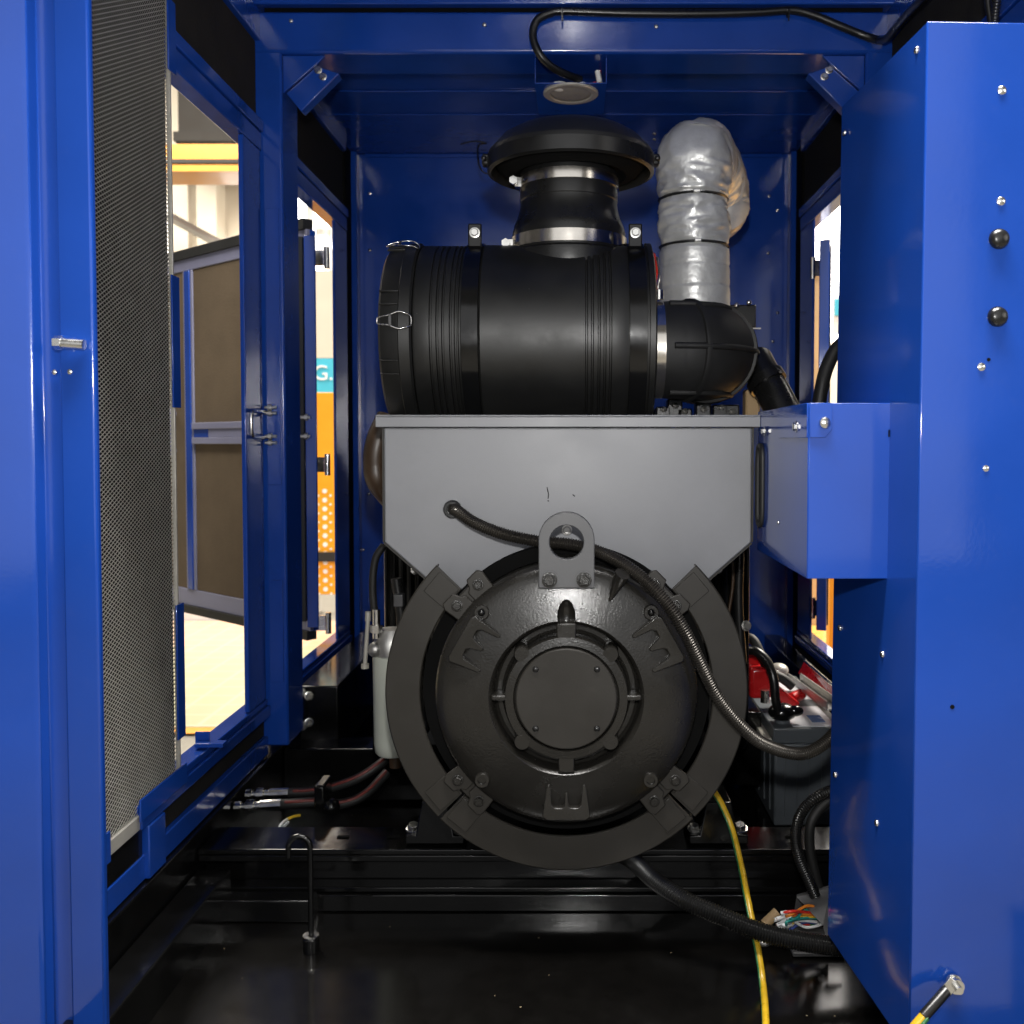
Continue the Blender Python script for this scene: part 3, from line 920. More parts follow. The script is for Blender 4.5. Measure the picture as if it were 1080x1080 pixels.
# spokes, lobes, fins on the cover
for deg, wd in ((0, 0.011), (180, 0.011), (90, 0.040), (270, 0.033)):
    M = Matrix.Translation((AX, 0, AZ)) @ Matrix.Rotation(-R(deg), 4, 'Y')
    MB().box(0.120, 0.1525, 1.9045, 1.95, -wd / 2, wd / 2, M).build('spoke', CAST, cover, bevel=0.003)
for deg in (45, 135, 225, 315):
    MB().lathe([(0, 1.903), (0.0150, 1.903), (0.0170, 1.906), (0.0178, 1.95), (0, 1.95)], (AX + 0.1265 * math.cos(R(deg)), 0, AZ + 0.1265 * math.sin(R(deg))), (0, 1, 0), 24).build('lobe', CAST, cover, smooth=40)
cap = MB().lathe([(0.0, 1.8985), (0.1000, 1.8985), (0.1022, 1.900), (0.1030, 1.903), (0.1032, 1.918), (0.0, 1.918)], (AX, 0, AZ), (0, 1, 0), 96).build('bearing_cap', CAST, alt, smooth=30)
cap.data.materials[0] = GUARD
for dx in (-1, 1):
    for dz in (-1, 1):
        bolt(cap, (AX + dx * 0.0620, 1.899, AZ + dz * 0.0605), 0.0066, kind='black', hexhead=False, name='screw')
# bullet shaped hollow above the hub
EY = 1.94
bl = MB().ball((AX, 1.905, AZ + 0.166), 0.0185, (1.0, 1.35, 1.95))
cut_with(cover, [bl])


def surf(r):
    pr = [(0.272, 1.994), (0.272, 1.950), (0.269, 1.940), (0.262, 1.932), (0.250, 1.926), (0.235, 1.921), (0.20, 1.913), (0.168, 1.907), (0.158, 1.905)]
    for (ra, ya), (rb, yb) in zip(pr, pr[1:]):
        if rb <= r <= ra:
            return ya + (yb - ya) * (ra - r) / (ra - rb)
    return 1.906


# three-pronged ribs: back bar along the rim, prongs running towards the hub and sinking into the dome
for deg in (150, 30, 270):
    e = MB()
    small = deg == 270
    def M3(r, t, y):
        a = R(deg)
        u = Vector((math.cos(a), 0, math.sin(a)))
        v = Vector((-math.sin(a), 0, math.cos(a)))
        return Vector((AX, y, AZ)) + u * r + v * t

    def slab(r0, r1, t0, t1, h0, h1, tap=1.0, t0b=None, t1b=None):
        """bar from radius r0 (height h0 over the dome) to r1 (height h1)"""
        t0b = t0 if t0b is None else t0b
        t1b = t1 if t1b is None else t1b
        vs = [M3(r0, t0, surf(r0) - h0), M3(r0, t1, surf(r0) - h0), M3(r1, t1b, surf(r1) - h1), M3(r1, t0b, surf(r1) - h1),
              M3(r0, t0, surf(r0) + 0.01), M3(r0, t1, surf(r0) + 0.01), M3(r1, t1b, surf(r1) + 0.01), M3(r1, t0b, surf(r1) + 0.01)]
        e.add(vs, [(0, 1, 2, 3), (7, 6, 5, 4), (0, 4, 5, 1), (1, 5, 6, 2), (2, 6, 7, 3), (3, 7, 4, 0)])

    if not small:
        half = [(0.250, 0.0), (0.250, 0.045), (0.243, 0.054), (0.181, 0.0455), (0.177, 0.041), (0.179, 0.036), (0.219, 0.0335), (0.2255, 0.028), (0.2255, 0.0150), (0.220, 0.0105), (0.197, 0.0045), (0.1945, 0.0)]
    else:
        half = [(0.250, 0.0), (0.250, 0.040), (0.243, 0.049), (0.183, 0.0400), (0.178, 0.0375), (0.179, 0.033), (0.219, 0.0300), (0.2255, 0.024), (0.2255, 0.0080), (0.222, 0.0040), (0.197, 0.0028), (0.1945, 0.0)]
    pg_ = half + [(r_, -t_) for r_, t_ in half[-2:0:-1]]
    yf = 1.9030
    vs = [M3(r_, t_, yf + (0.250 - r_) * 0.06) for r_, t_ in pg_] + [M3(r_, t_, 1.945) for r_, t_ in pg_]
    n_ = len(pg_)
    e.add(vs, [list(range(n_)), list(range(2 * n_ - 1, n_ - 1, -1))] + [[i2, (i2 + 1) % n_, n_ + (i2 + 1) % n_, n_ + i2] for i2 in range(n_)])
    e.build('cast_rib', CAST, cover, bevel=0.0036, seg=3)
# small pointed peg and bosses on the rim
pg = W(652, 612, 1.93)
dv = Vector((pg.x - AX, 0, pg.z - AZ)).normalized()
rr_ = math.hypot(pg.x - AX, pg.z - AZ)
MB().tube([Vector((AX, surf(0.275) - 0.004, AZ)) + dv * 0.278, Vector((AX, surf(0.24) - 0.008, AZ)) + dv * 0.255, Vector((AX, surf(0.215), AZ)) + dv * 0.215], [0.016, 0.013, 0.003], 16).build('peg', CAST, cover, smooth=60)
for deg in (135, 45, 225, 315):
    c = polar(0.244, deg, 0)
    MB().lathe([(0, 0.02), (0.0165, 0.02), (0.0155, -0.008), (0.0140, -0.010), (0.009, -0.010), (0.009, -0.004), (0.0, -0.004)], (c.x, surf(0.244), c.z), (0, 1, 0), 24).build('boss', CAST, cover, smooth=40)
    if deg in (135, 45):
        MB().ball((c.x, surf(0.244) - 0.008, c.z), 0.007).build('boss_plug', BLACKGLOSS, cover, smooth=60)
# guard ring: four bolted joints, three bent segments (the top one is left off)
RI, RO = 0.305, 0.3775
for a0, a1 in ((135.6, 224.4), (225.6, 314.4), (315.6, 404.4)):
    sg_ = MB().lathe([(RI, 1.961), (RI, 1.957), (RI + 0.002, 1.955), (RO - 0.003, 1.955), (RO, 1.958), (RO, 1.985), (RO - 0.004, 1.985), (RO - 0.004, 1.963), (RI, 1.963), (RI, 1.961)],
                     (AX, 0, AZ), (0, 1, 0), 48, a0=PI / 2 - R(a1), a1=PI / 2 - R(a0))
    # lathe angle runs from +z: convert
    sgo = sg_.build('guard_ring', GUARD, alt, smooth=35)
    for e_, s_ in ((a0 + 4.3, 1), (a1 - 4.3, -1)):
        # embossed cover plate at each end of the segment
        pl = [polar(RI + 0.004, e_ - 3.9, 0), polar(RO - 0.014, e_ - 3.9 + 0.4, 0), polar(RO - 0.014, e_ + 4.6, 0), polar(RI + 0.004, e_ + 5.6, 0)] if s_ > 0 else \
             [polar(RI + 0.004, e_ - 5.6, 0), polar(RO - 0.014, e_ - 4.6, 0), polar(RO - 0.014, e_ + 3.9 - 0.4, 0), polar(RI + 0.004, e_ + 3.9, 0)]
        MB().prism([(p.x, p.z) for p in pl], 1.9520, 1.9545).build('end_plate', GUARD, sgo, bevel=0.002)
for deg in (135, 45, 225, 315):
    M = Matrix.Translation((AX, 0, AZ)) @ Matrix.Rotation(-R(deg), 4, 'Y')
    jb = MB()
    # local x radial, local z tangential; two halves with a notch between
    for s in (-1, 1):
        pts = [(0.258, 0.003 * s), (0.258, 0.050 * s), (0.300, 0.056 * s), (0.312, 0.050 * s), (0.312, 0.020 * s), (0.296, 0.012 * s), (0.290, 0.003 * s)]
        jb.prism(pts if s > 0 else pts[::-1], 1.943, 1.9535, M)
    jb.box(0.262, 0.300, 1.948, 1.985, -0.03, 0.03, M)
    j = jb.build('joint_block', GUARD, alt, bevel=0.0025)
    rim = MB()
    for s in (-1, 1):
        rim.box(0.2575, 0.262, 1.939, 1.9425, 0.004 * s if s > 0 else -0.050, 0.050 if s > 0 else -0.004, M)
    rim.build('joint_lip', GUARD, j, bevel=0.001)
    for s in (-1, 1):
        p = M @ Vector((0.288, 1.9425, 0.031 * s))
        bolt(j, p, 0.0088, kind='black')
# lifting lug with eye and two bolts
Yl = 1.905
lc = W(597.5, 572, Yl)
rl = 0.0565
zl0 = W(597, 620.5, Yl).z
zcap = W(597, 540, Yl).z - rl
n = 40
outer = [(lc.x - rl, zl0), (lc.x + rl, zl0)] + [(lc.x + rl * math.cos(PI * i / n), zcap + rl * math.sin(PI * i / n)) for i in range(n + 1)]
hole = [(lc.x + 0.0345 * math.cos(2 * PI * i / 40 - PI / 2), lc.z + 0.0345 * math.sin(2 * PI * i / 40 - PI / 2)) for i in range(40)]
lug = MB().prism(outer, Yl, Yl + 0.022).build('lifting_lug', LUG, alt, smooth=30)
cut_with(lug, [MB().prism(hole, Yl - 0.05, Yl + 0.08)])
bv = lug.modifiers.new('bevel', 'BEVEL'); bv.width = 0.0018; bv.segments = 2; bv.limit_method = 'ANGLE'; bv.angle_limit = R(50)
lug.data.materials.clear(); lug.data.materials.append(LUG)
for px in (579.5, 616):
    q = W(px, 611.5, Yl)
    MB().lathe([(0, 0), (0.0175, 0), (0.0175, -0.003), (0, -0.003)], (q.x, Yl - 0.0005, q.z), (0, 1, 0), 28).build('washer', LUG, lug, smooth=40)
    bolt(lug, (q.x, Yl - 0.004, q.z), 0.0115, kind='black', spin=0.3)
MB().box(lc.x - 0.05, lc.x + 0.05, Yl + 0.023, 2.0, AZ + 0.262, AZ + 0.284).build('lug_pad', CAST, alt, bevel=0.004)
q = W(598, 559, Yb)
bolt(house, (q.x, Yb - 0.002, q.z), 0.0085, kind='dull')
# grommet of the conduit
gq = W(477.5, 537, Yb)
MB().lathe([(0.0, 0.0), (0.020, 0.0), (0.020, -0.006), (0.0165, -0.012), (0.012, -0.012), (0.012, 0.0)], (gq.x, Yb - 0.001, gq.z), (0, 1, 0), 32).build('grommet', RUBBERG, house, smooth=40)

# conduit running from the housing across the ring
cpts = [gq + Vector((0, 0.012, 0)), gq + Vector((0.012, -0.022, -0.002)), W(500, 551, 2.005), W(530, 563, 1.985), W(568, 571, 1.972), W(600, 574, 1.968), W(632, 582, 1.955), W(668, 602, 1.922),
        W(700, 632, 1.900), W(722, 665, 1.895), W(740, 702, 1.90), W(760, 740, 1.905), W(790, 774, 1.915), W(815, 789, 1.93), W(845, 795, 1.95), W(868, 785, 1.97), W(888, 765, 2.0)]
cd = corrugated(cpts, 0.0135, 0.0052, 0.0026)
for i_, (px, py, qx, qy) in enumerate(((577, 514, 578.5, 521), (578.5, 521, 578, 526), (577.5, 528, 579, 528.5), (604, 521.5, 606.5, 523.5))):
    MB().tube([W(px, py, Yb), W(qx, qy, Yb)], 0.0011, 6).build('scuff', LINER_SHADE, house)
tag(cd.build('metal_conduit', CONDUIT, smooth=60), 'dark ribbed conduit curving from the charcoal housing down across the black ring', 'conduit')

# ================================================================== engine behind it
en = thing('engine', 'black diesel engine mostly hidden behind the alternator', 'engine', (0, 3.1, -0.95))
MB().box(-0.53, 0.49, 2.62, 3.6, -0.86, -0.06).build('block', BLACKGLOSS, en, bevel=0.02)
rb = MB()
for i in range(8):
    rb.box(-0.52 + i * 0.022, -0.51 + i * 0.022, 2.595, 2.619, -0.80, -0.08)
    rb.box(0.32 + i * 0.022, 0.33 + i * 0.022, 2.595, 2.619, -0.80, -0.08)
rb.build('rib', BLACKGLOSS, en, bevel=0.006)
MB().box(-0.25, 0.25, 2.70, 3.7, -0.015, 0.10).build('rocker_cover', BLACKGLOSS, en, bevel=0.02)
MB().lathe([(0, 0), (0.34, 0), (0.36, 0.02), (0.36, 0.1), (0, 0.1)], (AX, 2.5, AZ + 0.05), (0, 1, 0), 48).build('flywheel_housing', BLACKGLOSS, en, smooth=30)
for (pts, r, nm, m_) in (
        ([W(405, 575, 2.5), W(396, 590, 2.5), W(393, 620, 2.5), W(396, 655, 2.5)], 0.010, 'hose', RUBBER),
        ([W(410, 440, 2.35), W(399, 465, 2.33), W(396, 490, 2.33), W(402, 512, 2.34), (-0.42, 2.45, -0.2)], 0.030, 'hose', BROWNPIPE),
        ([W(772, 590, 2.4), W(773, 615, 2.4), W(768, 650, 2.4)], 0.004, 'pipe', BROWNPIPE),
        ([W(780, 582, 2.45), W(779, 640, 2.45), W(783, 700, 2.45)], 0.012, 'pipe', RUBBERG),
        ([W(418, 610, 2.45), W(424, 660, 2.45), W(418, 700, 2.45)], 0.014, 'pipe', RUBBERG)):
    MB().tube(spline(pts, 8), r, 12).build(nm, m_ if m_ is not RUBBER else RUBBER, en, smooth=60)
q = W(787, 660, 2.4)
bolt(en, q, 0.010, axis=(0.3, -1, 0.2), kind='dull')
q = W(420, 632, 2.42)
MB().box(q.x - 0.012, q.x + 0.012, q.y, q.y + 0.03, q.z - 0.02, q.z + 0.012).build('bracket', GREY, en, bevel=0.002)
# little plumbing on top of the engine, seen between the filter and the housing at the right
for i, (px, py) in enumerate(((700, 432), (712, 428), (722, 434), (742, 432), (760, 430), (772, 434))):
    q = W(px, py, 2.5)
    MB().box(q.x - 0.02, q.x + 0.02, q.y, q.y + 0.05, q.z - 0.05, q.z + 0.008 + 0.01 * (i % 2)).build('fitting', RUBBERG, en, bevel=0.004)
    bolt(en, (q.x, q.y - 0.002, q.z), 0.007, axis=(0, -0.7, 0.7), kind='dull')
q = W(795, 428, 2.55)
MB().box(q.x - 0.022, q.x + 0.018, q.y, q.y + 0.05, q.z - 0.03, q.z + 0.045).build('tan_bracket', TAN, en, bevel=0.006)
tag(MB().tube([W(797, 380, 2.55), W(806, 398, 2.5), W(816, 415, 2.48), W(832, 446, 2.44)], 0.045, 20).tube([W(806, 398, 2.5), W(811, 406, 2.49)], 0.052, 20).build('coolant_pipe', RUBBERG, smooth=40),
    'glossy black slanted coolant pipe between rubber elbow and blue cable box', 'pipe')
# small valve block behind the elbow
vb = thing('valve_block', 'small black valve block with screws right of the silver pipe foot', 'valve', W(783, 340, 2.9))
q = W(783, 330, 2.9)
MB().box(q.x - 0.042, q.x + 0.042, 2.9, 2.98, q.z - 0.045, q.z + 0.025).build('body', RUBBERG, vb, bevel=0.004)
MB().box(q.x + 0.0, q.x + 0.055, 2.89, 2.899, q.z - 0.05, q.z - 0.046).build('bracket', DULLSTEEL, vb)
for px, py in ((777, 322), (790, 319)):
    b_ = W(px, py, 2.89)
    bolt(vb, b_, 0.008, hexhead=False)

# ================================================================== air filter
FC = W(560, 358, 2.35)
FR = 0.226
FZc = FC.z
fx = lambda px: W(px, 358, 2.35 - FR * 0.75).x * (2.35 / 2.35)
af = thing('air_filter', 'big black cylindrical air filter lying on top of the charcoal housing', 'air filter', (FC.x, 2.35, lz1))
fO = (0, 2.35, FZc)


def xs(px):
    return (px - CX) / F * 2.16


body = [(0.0, xs(438)), (FR - 0.004, xs(438)), (FR - 0.002, xs(440)), (FR - 0.002, xs(454))]
for px in (455, 462, 468, 476, 481, 485):
    body += [(FR - 0.002, xs(px)), (FR - 0.007, xs(px + 0.8)), (FR - 0.007, xs(px + 2.2)), (FR - 0.002, xs(px + 3))]
body += [(FR - 0.002, xs(489)), (FR - 0.003, xs(506)), (FR, xs(508)), (FR, xs(616))]
for px in (617, 623, 630, 636, 642):
    body += [(FR, xs(px)), (FR - 0.006, xs(px + 0.8)), (FR - 0.006, xs(px + 2.2)), (FR, xs(px + 3))]
body += [(FR, xs(660)), (FR - 0.002, xs(662)), (FR - 0.002, xs(684)), (FR + 0.004, xs(684.5)), (FR + 0.004, xs(690)), (FR - 0.01, xs(692)), (0.0, xs(692))]
MB().lathe(body, fO, (1, 0, 0), 128).build('canister', PLASTIC, af, smooth=28)
capp = [(0.0, xs(399)), (0.14, xs(399.5)), (FR - 0.020, xs(401)), (FR - 0.010, xs(404)), (FR - 0.004, xs(412)), (FR + 0.001, xs(423)), (FR + 0.004, xs(424)), (FR + 0.004, xs(435)), (FR - 0.001, xs(437)), (0.0, xs(437.5))]
ec = MB().lathe(capp, fO, (1, 0, 0), 128).build('end_cap', PLASTIC, af, smooth=28)
# raised ribs on the end cap
for a in (14, 22, -18, -26, 60, 66, -60):
    c = Vector((0, 2.35 - math.cos(R(a)) * (FR + 0.001), FZc + math.sin(R(a)) * (FR + 0.001)))
    MB().box(xs(403), xs(423), -0.002, 0.004, -0.0015, 0.0015, Matrix.Translation(c) @ Matrix.Rotation(-R(a), 4, 'X')).build('cap_rib', PLASTIC, ec, bevel=0.001)
for x0, x1, nm in ((488, 506, 'strap'), (663, 682, 'strap')):
    stp = MB().lathe([(FR - 0.002, xs(x0)), (FR + 0.004, xs(x0) + 0.001), (FR + 0.004, xs(x1) - 0.001), (FR - 0.002, xs(x1))], fO, (1, 0, 0), 128)
    sto = stp.build(nm, BLACKGLOSS, af, smooth=40)
    xm = (xs(x0) + xs(x1)) / 2
    ear = MB().box(xm - 0.016, xm + 0.016, 2.255, 2.262, FZc + FR - 0.03, FZc + FR + 0.036).build('strap_ear', BLACKGLOSS, sto, bevel=0.003)
    bolt(ear, (xm, 2.253, FZc + FR + 0.014), 0.0095)
# wire clips of the end cap
for a in (4, 62):
    c = Vector((0, 2.35 - math.cos(R(a)) * (FR + 0.008), FZc + math.sin(R(a)) * (FR + 0.008)))
    M = Matrix.Translation(c) @ Matrix.Rotation(-R(a), 4, 'X')
    pth = [(xs(403), 0, 0.006), (xs(408), -0.003, 0.009), (xs(415), -0.006, 0.011), (xs(425), -0.006, 0.019), (xs(432), -0.004, 0.016), (xs(437), 0.004, 0.010),
           (xs(437), 0.004, -0.010), (xs(432), -0.004, -0.016), (xs(425), -0.006, -0.019), (xs(415), -0.006, -0.011), (xs(408), -0.003, -0.009), (xs(403), 0, -0.006), (xs(403), 0, 0.006)]
    cl = MB().tube([M @ Vector(p) for p in spline(pth, 4)], 0.0017, 8)
    cl.build('wire_clip', STEEL, ec, smooth=60)
    MB().box(xs(415), xs(418), -0.008, -0.004, -0.014, 0.014, M).build('clip_plate', GREY, ec, bevel=0.001)
# intake sleeve, clamps, rain cap
sx = W(600, 215, 2.35).x
zz = lambda py: W(600, py, 2.35 - 0.10).z
slv = [(0.148, zz(278)), (0.150, zz(266)), (0.149, zz(262)), (0.139, zz(259)), (0.1375, zz(244)), (0.1385, zz(238)), (0.134, zz(230)), (0.126, zz(222)), (0.1200, zz(212)), (0.1180, zz(205)),
       (0.1180, zz(204)), (0.1195, zz(203)), (0.1195, zz(190)), (0.1185, zz(188)), (0.1185, zz(172)), (0.10, zz(172)), (0.10, zz(278))]
MB().lathe(slv, (sx, 2.35, 0), (0, 0, 1), 96).build('intake_sleeve', RUBBERG, af, smooth=30)
for (pa, pb, rr) in ((177.5, 189, 0.1210), (244, 257, 0.1405)):
    hc = MB().lathe([(rr - 0.003, zz(pb)), (rr + 0.0015, zz(pb)), (rr + 0.0015, zz(pa)), (rr - 0.003, zz(pa))], (sx, 2.35, 0), (0, 0, 1), 96).build('hose_clamp', CHROME, af, smooth=30)
    a = R(214)
    c = Vector((sx + math.cos(R(195)) * (rr + 0.012), 2.35 + math.sin(R(215)) * 0.05, zz((pa + pb) / 2) - 0.004))
    MB().cyl(c - Vector((0.004, 0.028, 0)), c + Vector((0.004, 0.02, 0)), 0.0065, 12).box(c.x - 0.002, c.x + 0.014, c.y - 0.014, c.y + 0.014, c.z - 0.010, c.z + 0.012).lathe(
        [(0, 0), (0.0105, 0), (0.0105, 0.010), (0, 0.010)], c - Vector((0.004, 0.036, 0)), (0, 1, 0), 6).build('clamp_screw', STEEL, hc, smooth=30)
rc = W(602, 166, 2.35)
RR = 0.201
cz = rc.z
dome = [(0.0, cz + 0.074), (0.05, cz + 0.0725), (0.10, cz + 0.067), (0.140, cz + 0.056), (0.170, cz + 0.038), (0.188, cz + 0.019), (RR, cz + 0.004), (RR + 0.002, cz), (RR, cz - 0.040), (RR - 0.006, cz - 0.044),
        (RR - 0.010, cz - 0.028), (RR - 0.012, cz - 0.004), (0.0, cz + 0.0)]
cpo = MB().lathe(dome, (rc.x, 2.35, 0), (0, 0, 1), 96).build('rain_cap', PLASTIC, af, smooth=30)
skirt = [(0.112, zz(170)), (0.116, zz(170) + 0.003), (0.135, cz - 0.048), (0.165, cz - 0.040), (RR - 0.016, cz - 0.022), (RR - 0.014, cz - 0.006), (0.11, cz - 0.006)]
MB().lathe(skirt, (rc.x, 2.35, 0), (0, 0, 1), 96).build('cap_skirt', LINER_SHADE, cpo, smooth=30)
rmr = MB().lathe([(RR - 0.001, cz - 0.006), (RR + 0.003, cz - 0.008), (RR + 0.003, cz - 0.040), (RR - 0.001, cz - 0.042)], (rc.x, 2.35, 0), (0, 0, 1), 96)
rmr.build('cap_rim', RUBBERG, cpo, smooth=30)
for s in (-1, 1):
    MB().box(rc.x + s * (RR + 0.002) - 0.014, rc.x + s * (RR + 0.002) + 0.014, 2.335, 2.365, cz - 0.022, cz + 0.006).build('cap_ear', PLASTIC, cpo, bevel=0.005)
    MB().ball((rc.x + s * (RR + 0.010), 2.33, cz - 0.008), 0.007).build('cap_knob', RUBBERG, cpo, smooth=60)

# rubber elbow turning from the filter outlet to the back
el = thing('rubber_elbow', 'black ribbed rubber elbow on the right end of the air filter', 'rubber elbow', (0.3, 2.33, lz1))
ez = W(745, 368, 2.3).z
x0e = xs(692)
er = 0.116
cl_ = MB().lathe([(er - 0.01, 0.0), (er + 0.002, 0.001), (er + 0.002, 0.022), (er - 0.01, 0.023)], (x0e + 0.006, 2.33, ez), (1, 0, 0), 64).build('hose_clamp', CHROME, el, smooth=30)
path = [(x0e - 0.005, 2.33, ez), (x0e + 0.035, 2.33, ez), (x0e + 0.062, 2.335, ez)]
rcv = 0.094
for i in range(1, 13):
    a = PI / 2 * i / 12
    path.append((x0e + 0.062 + rcv * math.sin(a), 2.335 + rcv * (1 - math.cos(a)), ez))
path += [(x0e + 0.062 + rcv, 2.335 + rcv + 0.08, ez), (x0e + 0.062 + rcv, 2.335 + rcv + 0.2, ez)]
pr = resample([Vector(p) for p in path], 0.008)
rad = []
for i, p in enumerate(pr):
    r_ = er - 0.012 if i < 3 else er + min(1.0, (i - 3) / 4) * 0.004
    rad.append(r_)
MB().tube(pr, rad, 48).build('sleeve', RUBBER, el, smooth=50)
# raised ribs: two hoops and two long ribs
rr2 = MB()
for idx in (12, 22, 32):
    if idx < len(pr) - 2:
        c, t = pr[idx], (pr[idx + 1] - pr[idx - 1]).normalized()
        rr2.lathe([(er, -0.009), (er + 0.010, -0.006), (er + 0.011, 0.0), (er + 0.010, 0.006), (er, 0.009)], c, t, 48)
rr2.build('hoop_rib', RUBBER, el, smooth=60)
lr2 = MB()
for a in (0, 62, -62):
    pts = []
    for i in range(5, len(pr) - 1):
        t = (pr[i + 1] - pr[i - 1]).normalized()
        out = Vector((t.y, -t.x, 0))
        pts.append(pr[i] + (out * math.cos(R(a)) + Vector((0, 0, 1)) * math.sin(R(a))) * (er + 0.004))
    lr2.tube(pts, 0.0075, 10)
lr2.build('long_rib', RUBBER, el, smooth=60)
# loose wires and sensor between filter and elbow
sw = thing('sensor_wire', 'red and grey sensor wire hanging between filter end and silver pipe', 'wire', W(694, 300, 2.3))
MB().tube(spline([W(690, 268, 2.38), W(693, 285, 2.32), W(691, 300, 2.3), W(694, 312, 2.3)], 8), 0.0035, 8).build('red_wire', WIRES['red'], sw, smooth=60)
MB().tube(spline([W(693, 272, 2.36), W(696, 290, 2.3), W(694, 303, 2.3), W(695, 314, 2.3)], 8), 0.0035, 8).build('grey_wire', DULLSTEEL, sw, smooth=60)
MB().cyl(W(695, 306, 2.29), W(695, 316, 2.29), 0.011, 12).build('plug', STEEL, sw, smooth=40)

# ================================================================== insulated exhaust pipe
ex = thing('exhaust_pipe', 'silver cloth wrapped exhaust pipe bending over at the top', 'exhaust pipe', W(735, 330, 2.78))


def wrapped(path, r, seed, wr=0.0045, n=96, step=0.005):
    """wrapped tube: crinkled radius, closed mesh"""
    p = resample(spline(path, 14), step)
    m = len(p)
    b = MB().tube(p, r if not callable(r) else [r(i / (m - 1)) for i in range(m)], n)
    for i in range(m):
        c = p[i]
        for k in range(n):
            v = b.v[i * n + k]
            d = (v - c)
            a = 2 * PI * k / n
            q = Vector((math.cos(a) * 1.3, math.sin(a) * 1.3, i * 0.07 + seed))
            q2 = Vector((math.cos(a + i * 0.015) * 1.5, math.sin(a + i * 0.015) * 1.5, i * 0.20 + seed * 2))
            q3 = Vector((math.cos(a - i * 0.02) * 2.2, math.sin(a - i * 0.02) * 2.2, i * 0.34 + seed * 3))
            w_ = (noise.noise(q) * 0.9 + (0.35 - abs(noise.noise(q2)) * 1.7) + (0.15 - abs(noise.noise(q3))) * 0.45) * wr
            b.v[i * n + k] = c + d * (1 + w_ / d.length)
    return b


Ye = 2.80
P0, P1, P2, P3 = W(733, 334, Ye), W(732, 262, Ye), W(731, 212, Ye), W(732, 175, Ye)
r1 = 37.0 / F * (Ye - 0.06)


def seg(name, path, r, seed, wr=0.0045):
    return wrapped(path, r, seed, wr).build(name, CLOTH, ex, smooth=70)


seg('lower_sleeve', [P0, (P0 + P1) / 2, P1], lambda t: r1 * (1.0 + 0.015 * math.sin(t * PI) + (-0.05 if t > 0.95 else 0) - 0.018 * (abs(t - 0.42) < 0.02) - 0.018 * (abs(t - 0.72) < 0.02)), 3.1, 0.0014)
seg('middle_sleeve', [P1 + Vector((0, 0, 0.004)), (P1 + P2) / 2, P2], lambda t: r1 * (0.95 + 0.06 * math.sin(t * PI) ** 0.6), 7.7, 0.0085)
topp = [P2 + Vector((0, 0, 0.004)), P3, W(733, 165, Ye), W(738, 158, Ye + 0.06), W(746, 158, Ye + 0.14), W(753, 166, Ye + 0.22), W(756, 182, Ye + 0.28), W(757, 205, Ye + 0.30), W(757, 232, Ye + 0.30)]
topp = [Vector(p) for p in topp]
topp = [P2 + Vector((0, 0, 0.004)), P3]
c0 = Vector((P3.x, Ye, P3.z))
c1 = W(757, 200, 3.14)
rad_ = (Vector((c1.x, c1.y, 0)) - Vector((c0.x, c0.y, 0))).length / 2
dirh = (Vector((c1.x, c1.y, 0)) - Vector((c0.x, c0.y, 0))).normalized()
for i in range(1, 12):
    a = PI * i / 12
    topp.append(c0 + dirh * rad_ * (1 - math.cos(a)) + Vector((0, 0, 0.0 + math.sin(a) * rad_ * 0.36 - 0.03 * i / 12)))
topp += [c1 + Vector((0, 0, c0.z - c1.z - 0.05)), W(757, 212, 3.15), W(757, 219, 3.24), W(756, 221, 3.4), W(752, 221, 3.9)]
seg('bend_sleeve', topp, lambda t: r1 * (1.01 + 0.08 * math.sin(min(1, t * 6) * PI) * (t < 0.17)) * (0.93 if t < 0.006 else 1), 12.4, 0.0080)
for c, k in ((P2 + Vector((0, 0, 0.002)), 1), (P1 + Vector((0, 0, 0.002)), 2)):
    MB().lathe([(r1 * 0.985, -0.002), (r1 * 0.985 + 0.0035, 0.0), (r1 * 0.985, 0.002)], c, (0.01 * k, 0, 1), 64).lathe([(r1 * 0.97, -0.004), (r1 * 0.985, -0.003), (r1 * 0.985, 0.003), (r1 * 0.97, 0.004)], c, (0, 0, 1), 64).build('wire_tie', RUBBERG, ex, smooth=50)
    MB().box(c.x - 0.012, c.x + 0.008, Ye - r1 - 0.006, Ye - r1 + 0.006, c.z - 0.004, c.z + 0.005).build('tie_knot', STEEL, ex, bevel=0.002)

# ================================================================== ceiling lamp, its bracket and cable
lm = thing('ceiling_lamp', 'small round lamp in a blue bracket under the top beam', 'lamp', W(602, 90, 2.9))
bx0, bx1, bz = W(564, 87, 2.80).x, W(640, 87, 2.80).x, W(600, 87, 2.80).z
MB().box(bx0, bx1, 2.80, 3.06, bz - 0.003, bz).box(bx0, bx0 + 0.003, 2.80, 3.06, bz + 0.0005, 1.122).box(bx1 - 0.003, bx1, 2.80, 3.06, bz + 0.0005, 1.122).build('bracket', BLUEIN, lm, bevel=0.0008)
lcx, lcy = W(602, 95, 2.86).x, 2.872
MB().lathe([(0.060, bz - 0.0035), (0.082, bz - 0.0035), (0.082, bz - 0.008), (0.078, bz - 0.0105), (0.064, bz - 0.0105), (0.060, bz - 0.008)], (lcx, lcy, 0), (0, 0, 1), 64).build('lamp_ring', GALV, lm, smooth=30)
MB().lathe([(0.0, bz - 0.0095), (0.040, bz - 0.009), (0.0595, bz - 0.006), (0.0595, bz - 0.0035), (0, bz - 0.0035)], (lcx, lcy, 0), (0, 0, 1), 64).build('lens', LENS, lm, smooth=30)
for dx, s in ((-0.033, 1), (0.035, 0.8)):
    MB().ball((lcx + dx, 2.84, bz + 0.004), 0.024 * s, (1.1, 0.8, 0.6)).build('cap_nut', WHITE, lm, smooth=60)
